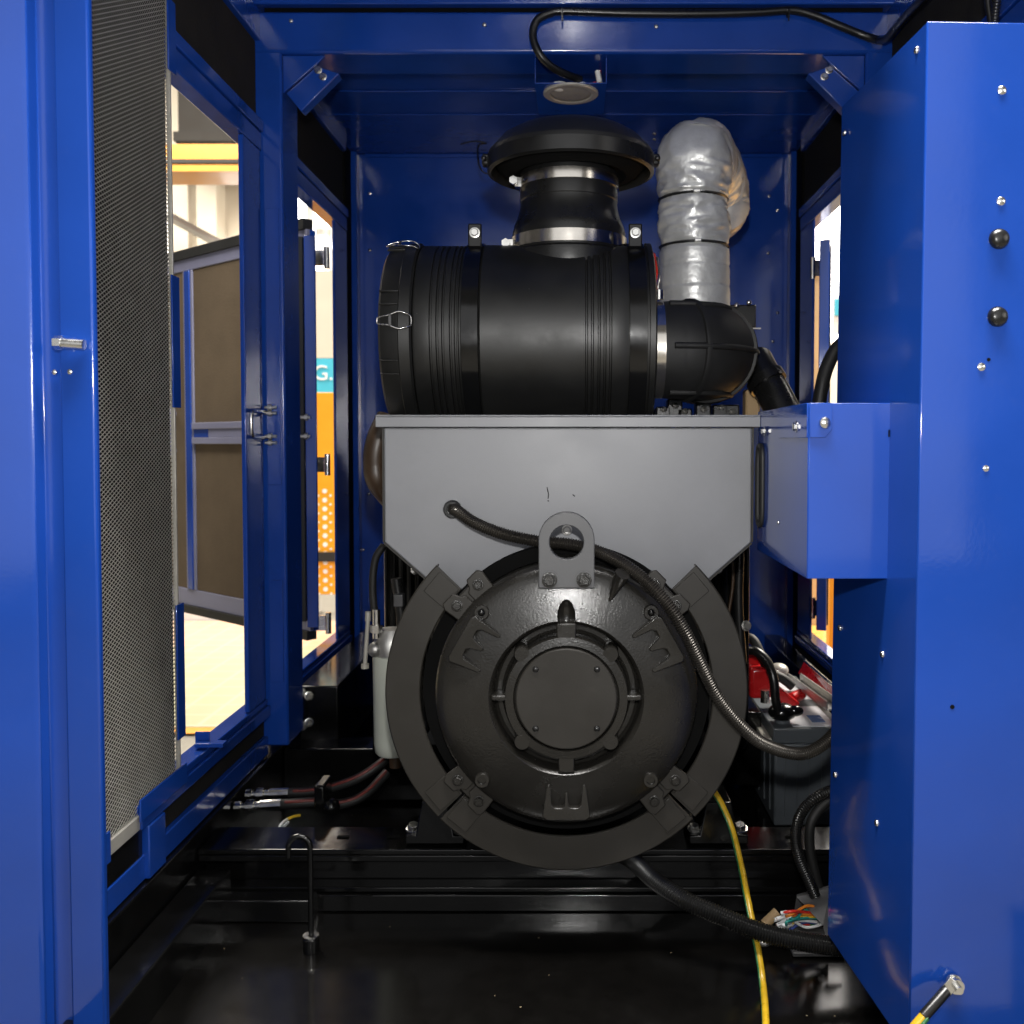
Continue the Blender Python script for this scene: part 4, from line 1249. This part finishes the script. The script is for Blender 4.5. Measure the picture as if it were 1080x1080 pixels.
for dx in (-0.058, 0.06):
    bolt(lm, (lcx + dx, 2.82, bz + 0.004), 0.006, axis=(0, -0.5, 1))
MB().tube(spline([(lcx + 0.045, 2.85, bz + 0.005), (lcx + 0.06, 2.86, bz + 0.02), (lcx + 0.085, 2.88, bz + 0.035), (lcx + 0.09, 2.9, bz + 0.075)], 8), 0.0025, 8).build('red_wire', WIRES['red'], lm, smooth=60)
MB().cyl((lcx + 0.086, 2.86, bz + 0.005), (lcx + 0.086, 2.86, bz + 0.022), 0.004, 8).build('yellow_wire', WIRES['yellow'], lm)
MB().cyl((lcx + 0.086, 2.86, bz + 0.022), (lcx + 0.080, 2.86, bz + 0.056), 0.0085, 12).build('wire_connector', WHITE, lm, smooth=40)
Yk = 2.752
cbp = [W(612, 84, 2.84), W(596, 78, 2.80), W(580, 69, 2.77), W(568, 55, Yk), W(562, 38, Yk), W(566, 22, Yk), W(580, 14, Yk), W(596, 12, Yk), W(660, 14, Yk), W(740, 14.5, Yk), W(800, 13, Yk), W(835, 11, Yk), W(858, 16, Yk), W(885, 27, Yk), W(910, 37, Yk), W(926, 42, Yk - 0.02),
       W(936, 40, Yk - 0.08), W(946, 28, 2.6), W(958, 14, 2.5), W(970, 2, 2.4), W(985, -14, 2.3)]
tag(MB().tube(spline(cbp, 8), 0.0112, 14).build('lamp_cable', RUBBERG, smooth=60), 'thick black cable looping along the blue top beam to the lamp', 'cable')
for px in (593, 831):
    q = W(px, 13, Yk)
    MB().lathe([(0.0118, -0.003), (0.0135, -0.003), (0.0135, 0.003), (0.0118, 0.003)], q, (1, 0, 0.02), 20).box(q.x - 0.003, q.x + 0.003, q.y - 0.017, q.y - 0.010, q.z - 0.010, q.z + 0.002).box(
        q.x - 0.0025, q.x + 0.0025, q.y - 0.013, q.y - 0.010, q.z - 0.028, q.z - 0.010).build('cable_tie', RUBBERG, enc, smooth=40)
# thin bent wire hanging near the roof, left of the rain cap
tag(MB().tube(spline([W(486, 152, 3.5), W(500, 149, 3.48), W(513, 151, 3.48), W(505, 153, 3.46), W(504, 165, 3.45), W(507, 178, 3.45), W(514, 183, 3.45), W(520, 178, 3.45)], 8), 0.0028, 8).build('thin_wire', RUBBERG, smooth=60),
    'thin dark wire dangling from the roof left of the rain cap', 'wire')

# ================================================================== control cabinet at the right
Yn, Yf = 1.50, 1.89
cab = thing('control_cabinet', 'tall blue control cabinet with studs and rubber bumpers at the right edge', 'cabinet', (0.75, 1.7, -0.95))
nt_, nb_ = W(978, 22, Yn), W(959, 1085, Yn)
nx0, nx1 = nt_.x, W(959, 1085, Yn).x
ftop, fbot = W(888, 113, Yf), W(873, 985, Yf)
xn, xf = (nt_.x + nb_.x) / 2 + 0.0, (ftop.x + fbot.x) / 2
dx_t = (nt_.x - nb_.x) / 2
# the cabinet leans a touch, as its edges in the photo do
front = MB()
zt_, zb_c = nt_.z, -0.985
sh = [Vector((nt_.x, Yn, zt_)), Vector((nb_.x, Yn, zb_c)), Vector((1.02, Yn + 0.02, zb_c)), Vector((1.02, Yn + 0.02, zt_))]
front.add(sh + [v + Vector((0, 0.004, 0)) for v in sh], [(0, 1, 2, 3), (7, 6, 5, 4), (0, 4, 5, 1), (1, 5, 6, 2), (2, 6, 7, 3), (3, 7, 4, 0)])
fr = front.build('front_panel', BLUE, cab, bevel=0.002)
side = MB()
sd = [nt_ + Vector((0.0, 0.0045, -0.002)), Vector((nb_.x, Yn + 0.0045, zb_c)), Vector((fbot.x, Yf, fbot.z)), Vector((ftop.x, Yf, ftop.z))]
side.add(sd + [v + Vector((0.004, 0, 0)) for v in sd], [(0, 1, 2, 3), (7, 6, 5, 4), (0, 4, 5, 1), (1, 5, 6, 2), (2, 6, 7, 3), (3, 7, 4, 0)])
so = side.build('side_panel', BLUE, cab, bevel=0.0)
bk = MB()
bkp = [Vector((ftop.x + 0.005, Yf, ftop.z)), Vector((fbot.x + 0.005, Yf, fbot.z)), Vector((0.87, Yf, fbot.z)), Vector((0.87, Yf, ftop.z))]
bk.add(bkp + [v + Vector((0, 0.004, 0)) for v in bkp], [(0, 1, 2, 3), (7, 6, 5, 4), (0, 4, 5, 1), (1, 5, 6, 2), (2, 6, 7, 3), (3, 7, 4, 0)])
bk.build('back_panel', BLUE, cab)
MB().add([nt_ + Vector((0, 0.0045, -0.004)), ftop + Vector((0, 0, -0.004)), Vector((0.87, Yf, ftop.z - 0.004)), Vector((1.0, Yn + 0.02, zt_ - 0.004)),
          nt_ + Vector((0, 0.0045, -0.010)), ftop + Vector((0, 0, -0.010)), Vector((0.87, Yf, ftop.z - 0.010)), Vector((1.0, Yn + 0.02, zt_ - 0.010))],
         [(0, 1, 2, 3), (7, 6, 5, 4), (0, 4, 5, 1), (1, 5, 6, 2), (2, 6, 7, 3), (3, 7, 4, 0)]).build('top_panel', BLUEIN, cab)
for (px, py, r, kd, hx) in ((1057, 95, 0.0080, 'steel', False), (1056, 212, 0.0080, 'steel', False), (1035, 387, 0.0075, 'steel', False), (1040, 494, 0.0060, 'steel', False)):
    q = W(px, py, Yn + 0.004)
    bolt(fr, (q.x, Yn + 0.002 + (q.x - nt_.x) * 0.044, q.z), r, kind=kd, hexhead=hx, name='stud')
for (px, py) in ((1053.5, 252), (1052, 334)):
    q = W(px, py, Yn + 0.004)
    MB().lathe([(0, -0.014), (0.008, -0.0135), (0.0135, -0.010), (0.0160, -0.004), (0.0160, 0.0)], (q.x, Yn + 0.006, q.z), (0, 1, 0), 32).build('rubber_bumper', RUBBERG, fr, smooth=60)
for (px, py, r) in ((1005, 746, 0.0036), (1044, 379, 0.0030)):
    q = W(px, py, Yn)
    MB().lathe([(0, -0.0006), (r, -0.0006), (r, 0.001)], (q.x, Yn + (q.x - nt_.x) * 0.044, q.z), (0, 1, 0), 20).build('screw_hole', LINER_SHADE, fr)
# studs on the dark side panel
snrm = (sd[2] - sd[1]).cross(sd[0] - sd[1]).normalized()
if snrm.x > 0:
    snrm = -snrm


def on_side(px, py):
    d = W(px, py, 1.0)
    t = snrm.dot(sd[0]) / snrm.dot(d)
    return d * t


for (px, py) in ((886, 662), (931, 690), (881, 817), (925, 868), (967, 53), (891, 140)):
    bolt(so, on_side(px, py), 0.0062, axis=snrm, hexhead=False, name='stud')
# ground stud with washer stack
q = W(1005, 1035, Yn)
gs_ = MB().lathe([(0, 0), (0.013, 0), (0.013, 0.003), (0, 0.003)], (q.x, Yn - 0.001, q.z), (0, -1, 0), 24).lathe([(0, 0), (0.0115, 0), (0.0115, 0.008), (0, 0.008)], (q.x, Yn - 0.0045, q.z), (0, -1, 0), 6).cyl(
    (q.x, Yn, q.z), (q.x, Yn - 0.028, q.z), 0.006, 16).lathe([(0.006, 0), (0.012, 0), (0.012, 0.003), (0.006, 0.003)], (q.x, Yn - 0.014, q.z), (0, -1, 0), 24)
gs_.build('ground_stud', STEEL, fr, smooth=30)
gc = thing('ground_cable', 'short ground cable with black sleeve bolted low on the bright cabinet face', 'cable', W(985, 1060, Yn - 0.02))
a_, b_, c_ = W(1002, 1040, Yn - 0.016), W(990, 1054, Yn - 0.03), W(974, 1072, Yn - 0.04)
MB().box(-0.010, 0.010, -0.002, 0.002, -0.014, 0.012, Matrix.Translation(a_) @ Matrix.Rotation(R(40), 4, 'Y')).build('cable_lug', STEEL, gc, bevel=0.001)
MB().tube([a_ + (b_ - a_) * 0.35, b_, c_], 0.0085, 14).build('sleeve', RUBBERG, gc, smooth=50)
MB().tube([c_, W(962, 1086, Yn - 0.045), W(945, 1106, Yn - 0.05)], 0.0075, 14).build('yellow_core', YELLOWCB, gc, smooth=50)
off = Vector((0.0045, -0.006, 0.001))
MB().tube([c_ + off, W(962, 1086, Yn - 0.045) + off, W(945, 1106, Yn - 0.05) + off], 0.0035, 8).build('green_stripe', GREENCB, gc, smooth=50)

# ------------------------------------------------------------------ blue cable box between alternator and cabinet
Yq = 1.62
cbx = thing('cable_box', 'glossy blue sheet metal cable box between the charcoal housing and the cabinet', 'cable box', (0.45, 1.85, -0.23))
qa, qb = W(853, 425, Yq), W(853, 610.5, Yq)
qx0, qx1 = qa.x, W(946, 500, Yq).x
qz0, qz1 = qb.z, qa.z
ob = 2.065
fp_ = MB().box(qx0, qx1, Yq, Yq + 0.003, qz0, qz1).build('front_cover', BLUE, cbx, bevel=0.0015)
MB().box(qx0, qx0 + 0.003, Yq + 0.0035, ob, qz0, qz1).build('side_cover', BLUE, cbx, bevel=0.0008)
MB().box(qx0 + 0.0035, qx1 + 0.02, Yq + 0.0035, ob, qz1 - 0.003, qz1).build('top_cover', BLUE, cbx, bevel=0.0008)
MB().box(qx0 + 0.0035, qx1 + 0.02, Yq + 0.0035, ob, qz0, qz0 + 0.003).build('bottom_cover', BLUE, cbx, bevel=0.0008)
q2 = W(950, 428, Yq + 0.008)
MB().box(qx1 + 0.003, W(972, 500, Yq).x, Yq + 0.014, Yq + 0.017, qz0 - 0.001, qz1 - 0.004).build('side_strip', BLUE, cbx, bevel=0.001)
MB().box(qx1 - 0.003, qx1, Yq + 0.0035, Yq + 0.03, qz0, qz1 - 0.004).build('fold', BLUEIN, cbx)
# corner clip with clipped tip and round bolt
ca, cb_, cc, cdp, ce = W(853.5, 425, Yq), W(877, 425, Yq), W(877, 453, Yq), W(870, 461.5, Yq), W(853.5, 461.5, Yq)
MB().prism([(ca.x, ca.z), (cb_.x, cb_.z), (cc.x, cc.z), (cdp.x, cdp.z), (ce.x, ce.z)], Yq - 0.004, Yq - 0.001).build('corner_clip', BLUE, cbx, bevel=0.0008)
q = W(869, 446, Yq)
bolt(fp_, (q.x, Yq - 0.004, q.z), 0.0108, hexhead=False)
# clip along the side with paired bolts
MB().box(qx0 - 0.003, qx0 - 0.0005, Yq + 0.0, Yq + 0.22, ce.z, ca.z).build('corner_clip', BLUE, cbx, bevel=0.0008)


def on_x(px, py, X):
    d = W(px, py, 1.0)
    return d * (X / d.x)


for (px, py) in ((840, 450), (806.5, 454.5)):
    bolt(cbx, on_x(px, py, qx0 - 0.003), 0.0075, axis=(-1, 0, 0))
q = on_x(821, 551, qx0)
bolt(cbx, q, 0.004, axis=(-1, 0, 0), hexhead=False)
for px in (929, 956):
    q = W(px, 420, Yq + 0.12)
    bolt(cbx, (q.x, Yq + 0.12, qz1 + 0.004), 0.009, axis=(0, -0.5, 1), hexhead=False)
for (px, py) in ((938, 457), (959, 450)):
    q = W(px, py, Yq)
    MB().box(q.x - 0.002, q.x + 0.002, Yq - 0.0012 + (0.014 if px > 946 else 0), Yq - 0.0002 + (0.014 if px > 946 else 0), q.z - 0.006, q.z + 0.006).build('slot', LINER_SHADE, cbx)
# rubber edged cable entry near the alternator
ent = [(0, 0.0), (0, 0.0)]
yc_ = 2.0
e0 = MB()
za_, zb2 = on_x(800, 552, qx0).z, on_x(800, 470, qx0).z
rnd = []
for i in range(32):
    a = 2 * PI * i / 32
    rnd.append(Vector((qx0 - 0.003, 2.02 + 0.026 * math.copysign(abs(math.cos(a)) ** 0.6, math.cos(a)), (za_ + zb2) / 2 + (zb2 - za_) / 2 * math.copysign(abs(math.sin(a)) ** 0.35, math.sin(a)))))
e0.tube(rnd + [rnd[0]], 0.006, 10, caps=False)
e0.build('edge_seal', RUBBER, cbx, smooth=60)
MB().add([v + Vector((0.002, 0, 0)) for v in rnd] + [v + Vector((0.0026, 0, 0)) for v in rnd], [list(range(32)), list(range(63, 31, -1))] + [[i, (i + 1) % 32, 32 + (i + 1) % 32, 32 + i] for i in range(32)]).build('cable_opening', LINER_SHADE, cbx)

# black cable rising behind the box, in the right gap
tag(MB().tube(spline([W(862, 440, 2.6), W(866, 412, 2.6), W(872, 388, 2.6), W(884, 366, 2.6), W(905, 350, 2.6)], 8), 0.019, 16).build('thick_cable', RUBBER, smooth=60),
    'thick black cable rising behind the blue cable box in the right gap', 'cable')
# conduits at the top right, against the foam
tag(corrugated([W(1049, 30, 1.78), W(1050, 12, 1.78), W(1054, -15, 1.78), W(1056, -40, 1.78)], 0.008, 0.006, 0.0018).build('corrugated_sleeve', RUBBERG, smooth=60),
    'black corrugated sleeve rising above the right cabinet top', 'cable sleeve')
tag(MB().tube([W(1046, 30, 1.80), W(1042, 5, 1.80), W(1040, -25, 1.80)], 0.006, 10).build('thin_cable', RUBBERG, smooth=60), 'thin black cable beside the corrugated sleeve above the right cabinet', 'cable')

# ================================================================== battery, its cables and clamp bar
Yba = 2.69
bt = thing('battery', 'grey starter battery with red terminal covers standing low at the right', 'battery', W(850, 872, Yba))
ba, bb = W(817, 768, Yba), W(817, 872, Yba)
bx0, bx1, bz0, bz1, by1 = ba.x, ba.x + 0.20, FZ + 0.001, ba.z, 3.30
case = MB().box(bx0, bx1, Yba, by1, bz0, bz1 - 0.045).build('case', GREYPL, bt, bevel=0.006)
ribs = MB()
for i in range(6):
    ribs.box(bx0 + 0.03 + i * 0.035, bx0 + 0.032 + i * 0.035, Yba - 0.004, Yba - 0.0003, bz0 + 0.03, bz1 - 0.08)
    ribs.box(bx0 - 0.004, bx0 - 0.0003, Yba + 0.05 + i * 0.08, Yba + 0.056 + i * 0.08, bz0 + 0.03, bz1 - 0.08)
ribs.build('case_rib', GREYPL, case)
lid = MB().box(bx0 - 0.005, bx1 + 0.005, Yba - 0.005, by1 + 0.005, bz1 - 0.044, bz1).build('battery_lid', GREYPL, bt, bevel=0.004)
MB().box(bx0 + 0.055, bx1 - 0.02, Yba + 0.012, Yba + 0.22, bz1 + 0.0005, bz1 + 0.002).build('label', WHITELB, lid)
MB().box(bx0 + 0.12, bx1 - 0.04, Yba + 0.05, Yba + 0.12, bz1 + 0.0025, bz1 + 0.0032).build('blue_print', BLUELB, lid)
MB().box(bx0 + 0.04, bx1 - 0.02, Yba + 0.30, by1 - 0.03, bz1 + 0.0005, bz1 + 0.002).build('label', WHITELB, lid)
MB().box(bx0 + 0.06, bx1 - 0.10, Yba + 0.34, Yba + 0.42, bz1 + 0.0025, bz1 + 0.0032).build('blue_print', BLUELB, lid)
MB().box(bx0 - 0.03, bx0 - 0.006, Yba + 0.0, by1, bz1 - 0.055, bz1 - 0.03).build('handle_rail', GALV, bt, bevel=0.003)
MB().cyl((bx0 + 0.035, Yba + 0.06, bz1 - 0.002), (bx0 + 0.035, Yba + 0.06, bz1 + 0.024), 0.022, 20).build('terminal_base', GREYPL, bt, smooth=30)
# black boot over the near terminal, red boots over the far ones
q = W(826, 752, 2.735)
MB().ball((q.x, 2.746, q.z), 0.036, (1.15, 1.0, 0.72)).ball((q.x + 0.035, 2.735, q.z + 0.006), 0.02, (1.2, 0.8, 0.8)).build('black_boot', BLACKGLOSS, bt, smooth=60)


def ballp(px, py, Y, r, sz, nm, m_):
    q = W(px, py, Y)
    return MB().ball(q, r, sz).build(nm, m_, bt, smooth=60)


rt = MB()
for (px, py, Y, w_, h_, t_) in ((793, 700, 2.912, 0.030, 0.055, 0.05), (803, 717, 2.868, 0.034, 0.060, 0.06)):
    q = W(px, py, Y)
    rt.box(q.x - w_, q.x + w_, Y, Y + t_, q.z - h_, q.z + h_ * 0.6)
rt.build('red_cover', RED, bt, bevel=0.012, seg=3)
q = W(826, 727, 2.890)
MB().prism([(q.x - 0.04, q.z + 0.03), (q.x + 0.05, q.z - 0.04), (q.x + 0.02, q.z - 0.06), (q.x - 0.045, q.z - 0.01)], 2.868, 2.924).build('red_cover', RED, bt, bevel=0.006)
q = W(838, 733, 2.957)
MB().tube([(q.x - 0.02, 2.912, q.z), (q.x + 0.02, 2.957, q.z + 0.002)], 0.018, 14).build('red_cap', RED, bt, smooth=50)
q = W(807, 732, 2.835)
MB().cyl((q.x, 2.835, q.z - 0.025), (q.x, 2.835, q.z + 0.012), 0.014, 16).build('terminal_bolt', STEEL, bt, smooth=30)
q = W(821, 707, 3.112)
MB().ball(q, 0.03, (1.1, 1, 0.8)).build('filler_cap', GALV, bt, smooth=60)
# hold-down bar
hb0, hb1 = W(838, 717, 3.112), W(880, 748, 2.668)
hbm = MB()
d = (hb1 - hb0)
L = d.length
Mh = Matrix.Translation(hb0) @ d.to_track_quat('Y', 'Z').to_matrix().to_4x4()
hbm.box(-0.022, 0.022, 0, L, -0.004, 0.0, Mh).box(-0.022, -0.018, 0, L, 0.0005, 0.022, Mh).box(0.018, 0.022, 0, L, 0.0005, 0.022, Mh)
tag(hbm.build('clamp_bar', DULLSTEEL, bevel=0.001), 'bare steel clamp bar lying slanted across the battery top', 'clamp bar')
# second red piece and rail at the back right
tr_ = thing('red_bracket', 'small red sheet bracket with bright edge behind the clamp bar', 'bracket', W(852, 706, 3.168))
q0, q1 = W(848, 698, 3.224), W(878, 724, 2.890)
MB().add([q0, q1, q1 + Vector((0, 0, -0.035)), q0 + Vector((-0.02, 0, -0.04)), q0 + Vector((0.01, 0.01, 0)), q1 + Vector((0.01, 0.01, 0)), q1 + Vector((0.01, 0.01, -0.035)), q0 + Vector((-0.01, 0.01, -0.04))],
         [(0, 1, 2, 3), (7, 6, 5, 4), (0, 4, 5, 1), (1, 5, 6, 2), (2, 6, 7, 3), (3, 7, 4, 0)]).build('plate', RED, tr_)
MB().tube([q0 + Vector((0.002, -0.004, 0.003)), q1 + Vector((0.002, -0.004, 0.003))], 0.005, 8).build('bright_edge', STEEL, tr_)
# battery cables
tag(MB().tube(spline([W(770, 700, 2.846), W(784, 688, 2.812), W(797, 687, 2.779), W(809, 698, 2.757), W(816, 716, 2.735), W(818, 738, 2.729), W(822, 752, 2.735)], 8), 0.0135, 14).build('battery_cable', RUBBERG, smooth=60),
    'glossy black cable arching over the red terminal covers to the near boot', 'cable', 'battery cables')
tag(MB().tube(spline([W(775, 690, 2.957), W(786, 674, 2.935), W(795, 676, 2.912), W(803, 692, 2.890), W(812, 708, 2.890), W(826, 716, 2.890), W(836, 724, 2.890)], 8), 0.015, 14).build('battery_cable', RUBBER, smooth=60),
    'matt black cable looping behind the red terminal covers', 'cable', 'battery cables')

# ================================================================== left side: fuel filter, hoses, hook
ff = thing('fuel_filter', 'white fuel filter bowl with metal head peeking out left of the black ring', 'fuel filter', W(411, 795, 2.48))
fc = W(412, 730, 2.48)
zt_, zb_f = W(412, 690, 2.48).z, W(412, 795, 2.48).z
MB().lathe([(0, zb_f), (0.038, zb_f), (0.045, zb_f + 0.008), (0.048, zb_f + 0.03), (0.050, zt_), (0, zt_)], (fc.x + 0.004, 2.48, 0), (0, 0, 1), 40).build('bowl', WHITEPL, ff, smooth=40)
MB().lathe([(0, zt_ + 0.001), (0.047, zt_ + 0.001), (0.049, zt_ + 0.03), (0.040, zt_ + 0.05), (0.03, zt_ + 0.068), (0, zt_ + 0.07)], (fc.x + 0.004, 2.48, 0), (0, 0, 1), 40).build('filter_head', DULLSTEEL, ff, smooth=30)
MB().lathe([(0, zb_f - 0.001), (0.018, zb_f - 0.001), (0.016, zb_f - 0.035), (0, zb_f - 0.035)], (fc.x + 0.012, 2.48, 0), (0, 0, 1), 20).build('drain_nut', BROWNPIPE, ff, smooth=30)
q = W(397, 655, 2.45)
MB().cyl((q.x, 2.45, q.z - 0.045), (q.x, 2.45, q.z + 0.03), 0.010, 12).lathe([(0, 0), (0.016, 0), (0.016, 0.02), (0, 0.02)], (q.x, 2.45, q.z - 0.03), (0, 0, 1), 6).build('fitting', STEEL, ff, smooth=30)
q = W(396, 685, 2.45)
MB().ball((q.x, 2.45, q.z), 0.020).build('elbow_fitting', DULLSTEEL, ff, smooth=60)
q0, q1 = W(388, 655, 2.46), W(385, 700, 2.46)
tag(MB().tube([q0, q1], 0.0055, 10).tube([q0 + Vector((0, 0, 0.0)), q0 + Vector((0.001, 0, 0.025))], 0.0075, 10).tube([q1, q1 - Vector((0, 0, 0.012))], 0.010, 10).build('dipstick', GALV, smooth=40),
    'thin pale dipstick standing left of the white filter bowl', 'dipstick')
for (fa, fb, pts, lb) in (
        (W(260, 838, 2.50), W(305, 836, 2.50), [W(305, 836, 2.50), W(325, 835.5, 2.50), W(345, 832, 2.50), W(375, 822, 2.50), W(398, 808, 2.52), W(412, 796, 2.56)], 'upper red striped drain hose with bright metal end fitting at the left'),
        (W(248, 851, 2.44), W(297, 848, 2.44), [W(297, 848, 2.44), W(315, 847, 2.44), W(335, 846, 2.45), W(360, 848, 2.47), W(385, 838, 2.5), W(408, 815, 2.56)], 'lower red striped drain hose with bright metal end fitting, nearer the viewer')):
    dh = thing('drain_hose', lb, 'hose', (fa.x, fa.y, fa.z - 0.02), 'drain hoses with metal ends')
    ax = (fb - fa).normalized()
    L = (fb - fa).length
    MB().lathe([(0, 0), (0.014, 0), (0.0145, 0.14 * L), (0.009, 0.15 * L), (0.009, 0.24 * L), (0.0165, 0.25 * L), (0.0165, 0.42 * L), (0.010, 0.43 * L), (0.010, 0.54 * L), (0.0135, 0.55 * L), (0.0135, L), (0, L)], fa, ax, 12).build('end_fitting', STEEL, dh, smooth=25)
    hs_ = MB().tube(spline(pts, 8), 0.0125, 14).build('hose', RUBBER, dh, smooth=60)
    st = [p + Vector((0, -0.0080, 0.0075)) for p in spline(pts, 8)]
    MB().tube(st[2:], 0.0042, 8).build('red_stripe', DARKRED, dh, smooth=60)
q = W(337, 842, 2.42)
tag(MB().box(q.x - 0.014, q.x + 0.014, 2.415, 2.50, q.z - 0.040, q.z + 0.034).ball((q.x + 0.03, 2.42, q.z - 0.022), 0.022).build('hose_clip', BLACKGLOSS, bevel=0.006), 'black clip block holding the two drain hoses together', 'clip')
sw2 = thing('spare_wires', 'white and yellow spare wire ends poking up behind the cross beam', 'wire', W(300, 870, 2.40))
for off, nm, pp in ((0, 'white_wire', [W(293, 876, 2.36), W(297, 869, 2.38), W(303, 864, 2.4)]), (2, 'white_wire', [W(296, 877, 2.36), W(299, 872, 2.38), W(304, 867, 2.4)]), (3, 'yellow_wire', [W(303, 864, 2.4), W(310, 861, 2.42), W(316, 860, 2.44)])):
    MB().tube(spline(pp, 5), 0.004, 8).build(nm, WIRES['white' if 'white' in nm else 'yellow'], sw2, smooth=60)
# steel hook rod standing in a socket on the floor
hr = thing('hook_rod', 'black hooked steel rod standing upright in a floor socket in front of the beam', 'hook', W(328, 1012, 2.02))
Yh = 2.02
hk = [W(304, 904, Yh), W(304, 893, Yh)] + [W(315.5 + 11.5 * math.cos(PI - PI * i / 10), 893 - 11 * math.sin(PI * i / 10), Yh) for i in range(1, 10)] + [W(327, 893, Yh), W(327.5, 930, Yh), W(328, 985, Yh)]
MB().tube(resample([Vector(p) for p in hk], 0.006), 0.0062, 12).build('rod', BLACKGLOSS, hr, smooth=60)
q = W(328, 997, Yh)
z0h, z1h = FZ + 0.001, W(328, 986, Yh).z
MB().lathe([(0, z0h), (0.018, z0h), (0.018, z1h - 0.006), (0.016, z1h - 0.004), (0.0, z1h - 0.004)], (q.x, Yh, 0), (0, 0, 1), 24).build('socket', BLACKGLOSS, hr, smooth=30)
MB().lathe([(0.0065, z1h - 0.003), (0.017, z1h - 0.003), (0.017, z1h), (0.0065, z1h)], (q.x, Yh, 0), (0, 0, 1), 24).build('washer', STEEL, hr, smooth=30)

# ================================================================== cables on the floor at the right
tag(corrugated([W(640, 893, 2.14), W(668, 908, 2.09), W(690, 928, 2.02), W(720, 948, 1.96), W(760, 966, 1.93), W(800, 982, 1.91), W(840, 992, 1.90), W(890, 999, 1.90), W(940, 1002, 1.90)], 0.0195, 0.0056, 0.0032).build(
    'corrugated_hose', RUBBERG, smooth=60), 'thick black corrugated hose running from under the ring to the cabinet', 'hose')
yc = [W(748, 828, 2.16), W(760, 846, 2.16), W(772, 874, 2.14), W(781, 910, 2.08), W(788, 945, 2.0), W(795, 980, 1.945), W(801, 1010, 1.905), W(805, 1040, 1.862), W(807, 1062, 1.792), W(808, 1090, 1.706), W(808, 1130, 1.598)]
yt = thing('earth_wire', 'yellow and green earth wire hanging from the alternator down to the floor', 'wire', W(800, 1000, 1.9))
ysp = spline(yc, 8)
MB().tube(ysp, 0.0070, 12).build('yellow_core', YELLOWCB, yt, smooth=60)
MB().tube([p + Vector((-0.0050, -0.0025, 0)) for p in ysp], 0.0034, 8).build('green_stripe', GREENCB, yt, smooth=60)
tag(corrugated([W(900, 828, 2.08), W(876, 834, 2.06), W(858, 843, 2.05), W(844, 860, 2.05), W(839, 882, 2.05), W(843, 905, 2.05), W(852, 926, 2.05), W(860, 945, 2.05)], 0.0125, 0.0052, 0.0018).build('bent_cable', RUBBERG, smooth=60),
    'black ribbed cable bending down beside the cabinet towards the wire tray', 'cable')
tag(MB().tube(spline([W(895, 838, 2.10), W(872, 846, 2.09), W(856, 866, 2.08), W(854, 890, 2.08), W(858, 915, 2.08), W(864, 938, 2.08)], 8), 0.011, 12).build('bent_cable', RUBBER, smooth=60),
    'smooth black cable just behind the ribbed bending cable', 'cable')
wt = thing('wire_tray', 'grey bent sheet cover with cut coloured wire ends below it, beside the cabinet foot', 'wire tray', W(860, 990, 2.0))
t0 = [W(840, 946, 2.06), W(876, 936, 2.06), W(880, 960, 2.02), W(888, 992, 1.97), W(872, 992, 1.97), W(868, 976, 1.99)]
MB().add([t0[0], t0[1], t0[2], t0[3], t0[4], t0[5]] + [p + Vector((0.004, 0.012, 0)) for p in t0], [list(range(6)), list(range(11, 5, -1))] + [[i, (i + 1) % 6, 6 + (i + 1) % 6, 6 + i] for i in range(6)]).build('cover', GREY, wt)
t1 = [W(840, 946, 2.062), W(846, 956, 2.05), W(844, 968, 2.06), W(838, 960, 2.07)]
MB().add(t1 + [p + Vector((0.003, 0.01, 0)) for p in t1], [(0, 1, 2, 3), (7, 6, 5, 4), (0, 4, 5, 1), (1, 5, 6, 2), (2, 6, 7, 3), (3, 7, 4, 0)]).build('side_flap', GREY, wt)
b0 = [W(832, 982, 2.03), W(878, 996, 1.98)]
MB().box(b0[0].x, b0[1].x + 0.03, 1.99, 2.10, FZ + 0.003, FZ + 0.012).build('base_plate', GREY, wt, bevel=0.002)
random.seed(3)
names = ['red', 'orange', 'red', 'yellow', 'teal', 'brown', 'white', 'blue', 'orange', 'teal', 'yellow', 'white', 'green', 'red', 'white', 'blue']
for i, nm in enumerate(names):
    u = i / (len(names) - 1)
    yy = 2.02 + random.uniform(-0.02, 0.02)
    a = W(815 + random.uniform(0, 16) + 6 * u, 964 + 17 * u + random.uniform(-4, 4), yy)
    b = W(834 + random.uniform(-4, 6), 960 + 18 * u + random.uniform(-5, 5), yy + random.uniform(-0.01, 0.02))
    c = W(852 + random.uniform(-3, 3), 958 + 20 * u + random.uniform(-6, 6), yy + 0.02)
    d_ = W(874, 962 + 14 * u, yy + 0.03)
    MB().tube(spline([a, b, c, d_], 6), 0.0032, 8).build('wire', WIRES[nm], wt, smooth=60)
    MB().cyl(a, a.lerp(b, 0.55), 0.0042, 8).build('ferrule', WIRES['white'], wt, smooth=60)
q = W(812, 972, 2.05)
MB().tube([W(806, 975, 2.05), W(820, 962, 2.06)], 0.011, 12).build('grey_sleeve', TAN, wt, smooth=50)
q = W(806, 994, 1.96)
tag(MB().ball(q, 0.010, (1.4, 1, 0.8)).ball(q + Vector((0.014, 0.0, 0.002)), 0.007).build('cable_lug', DULLSTEEL, smooth=60), 'small bright lug under the corrugated hose beside the earth wire', 'cable lug')
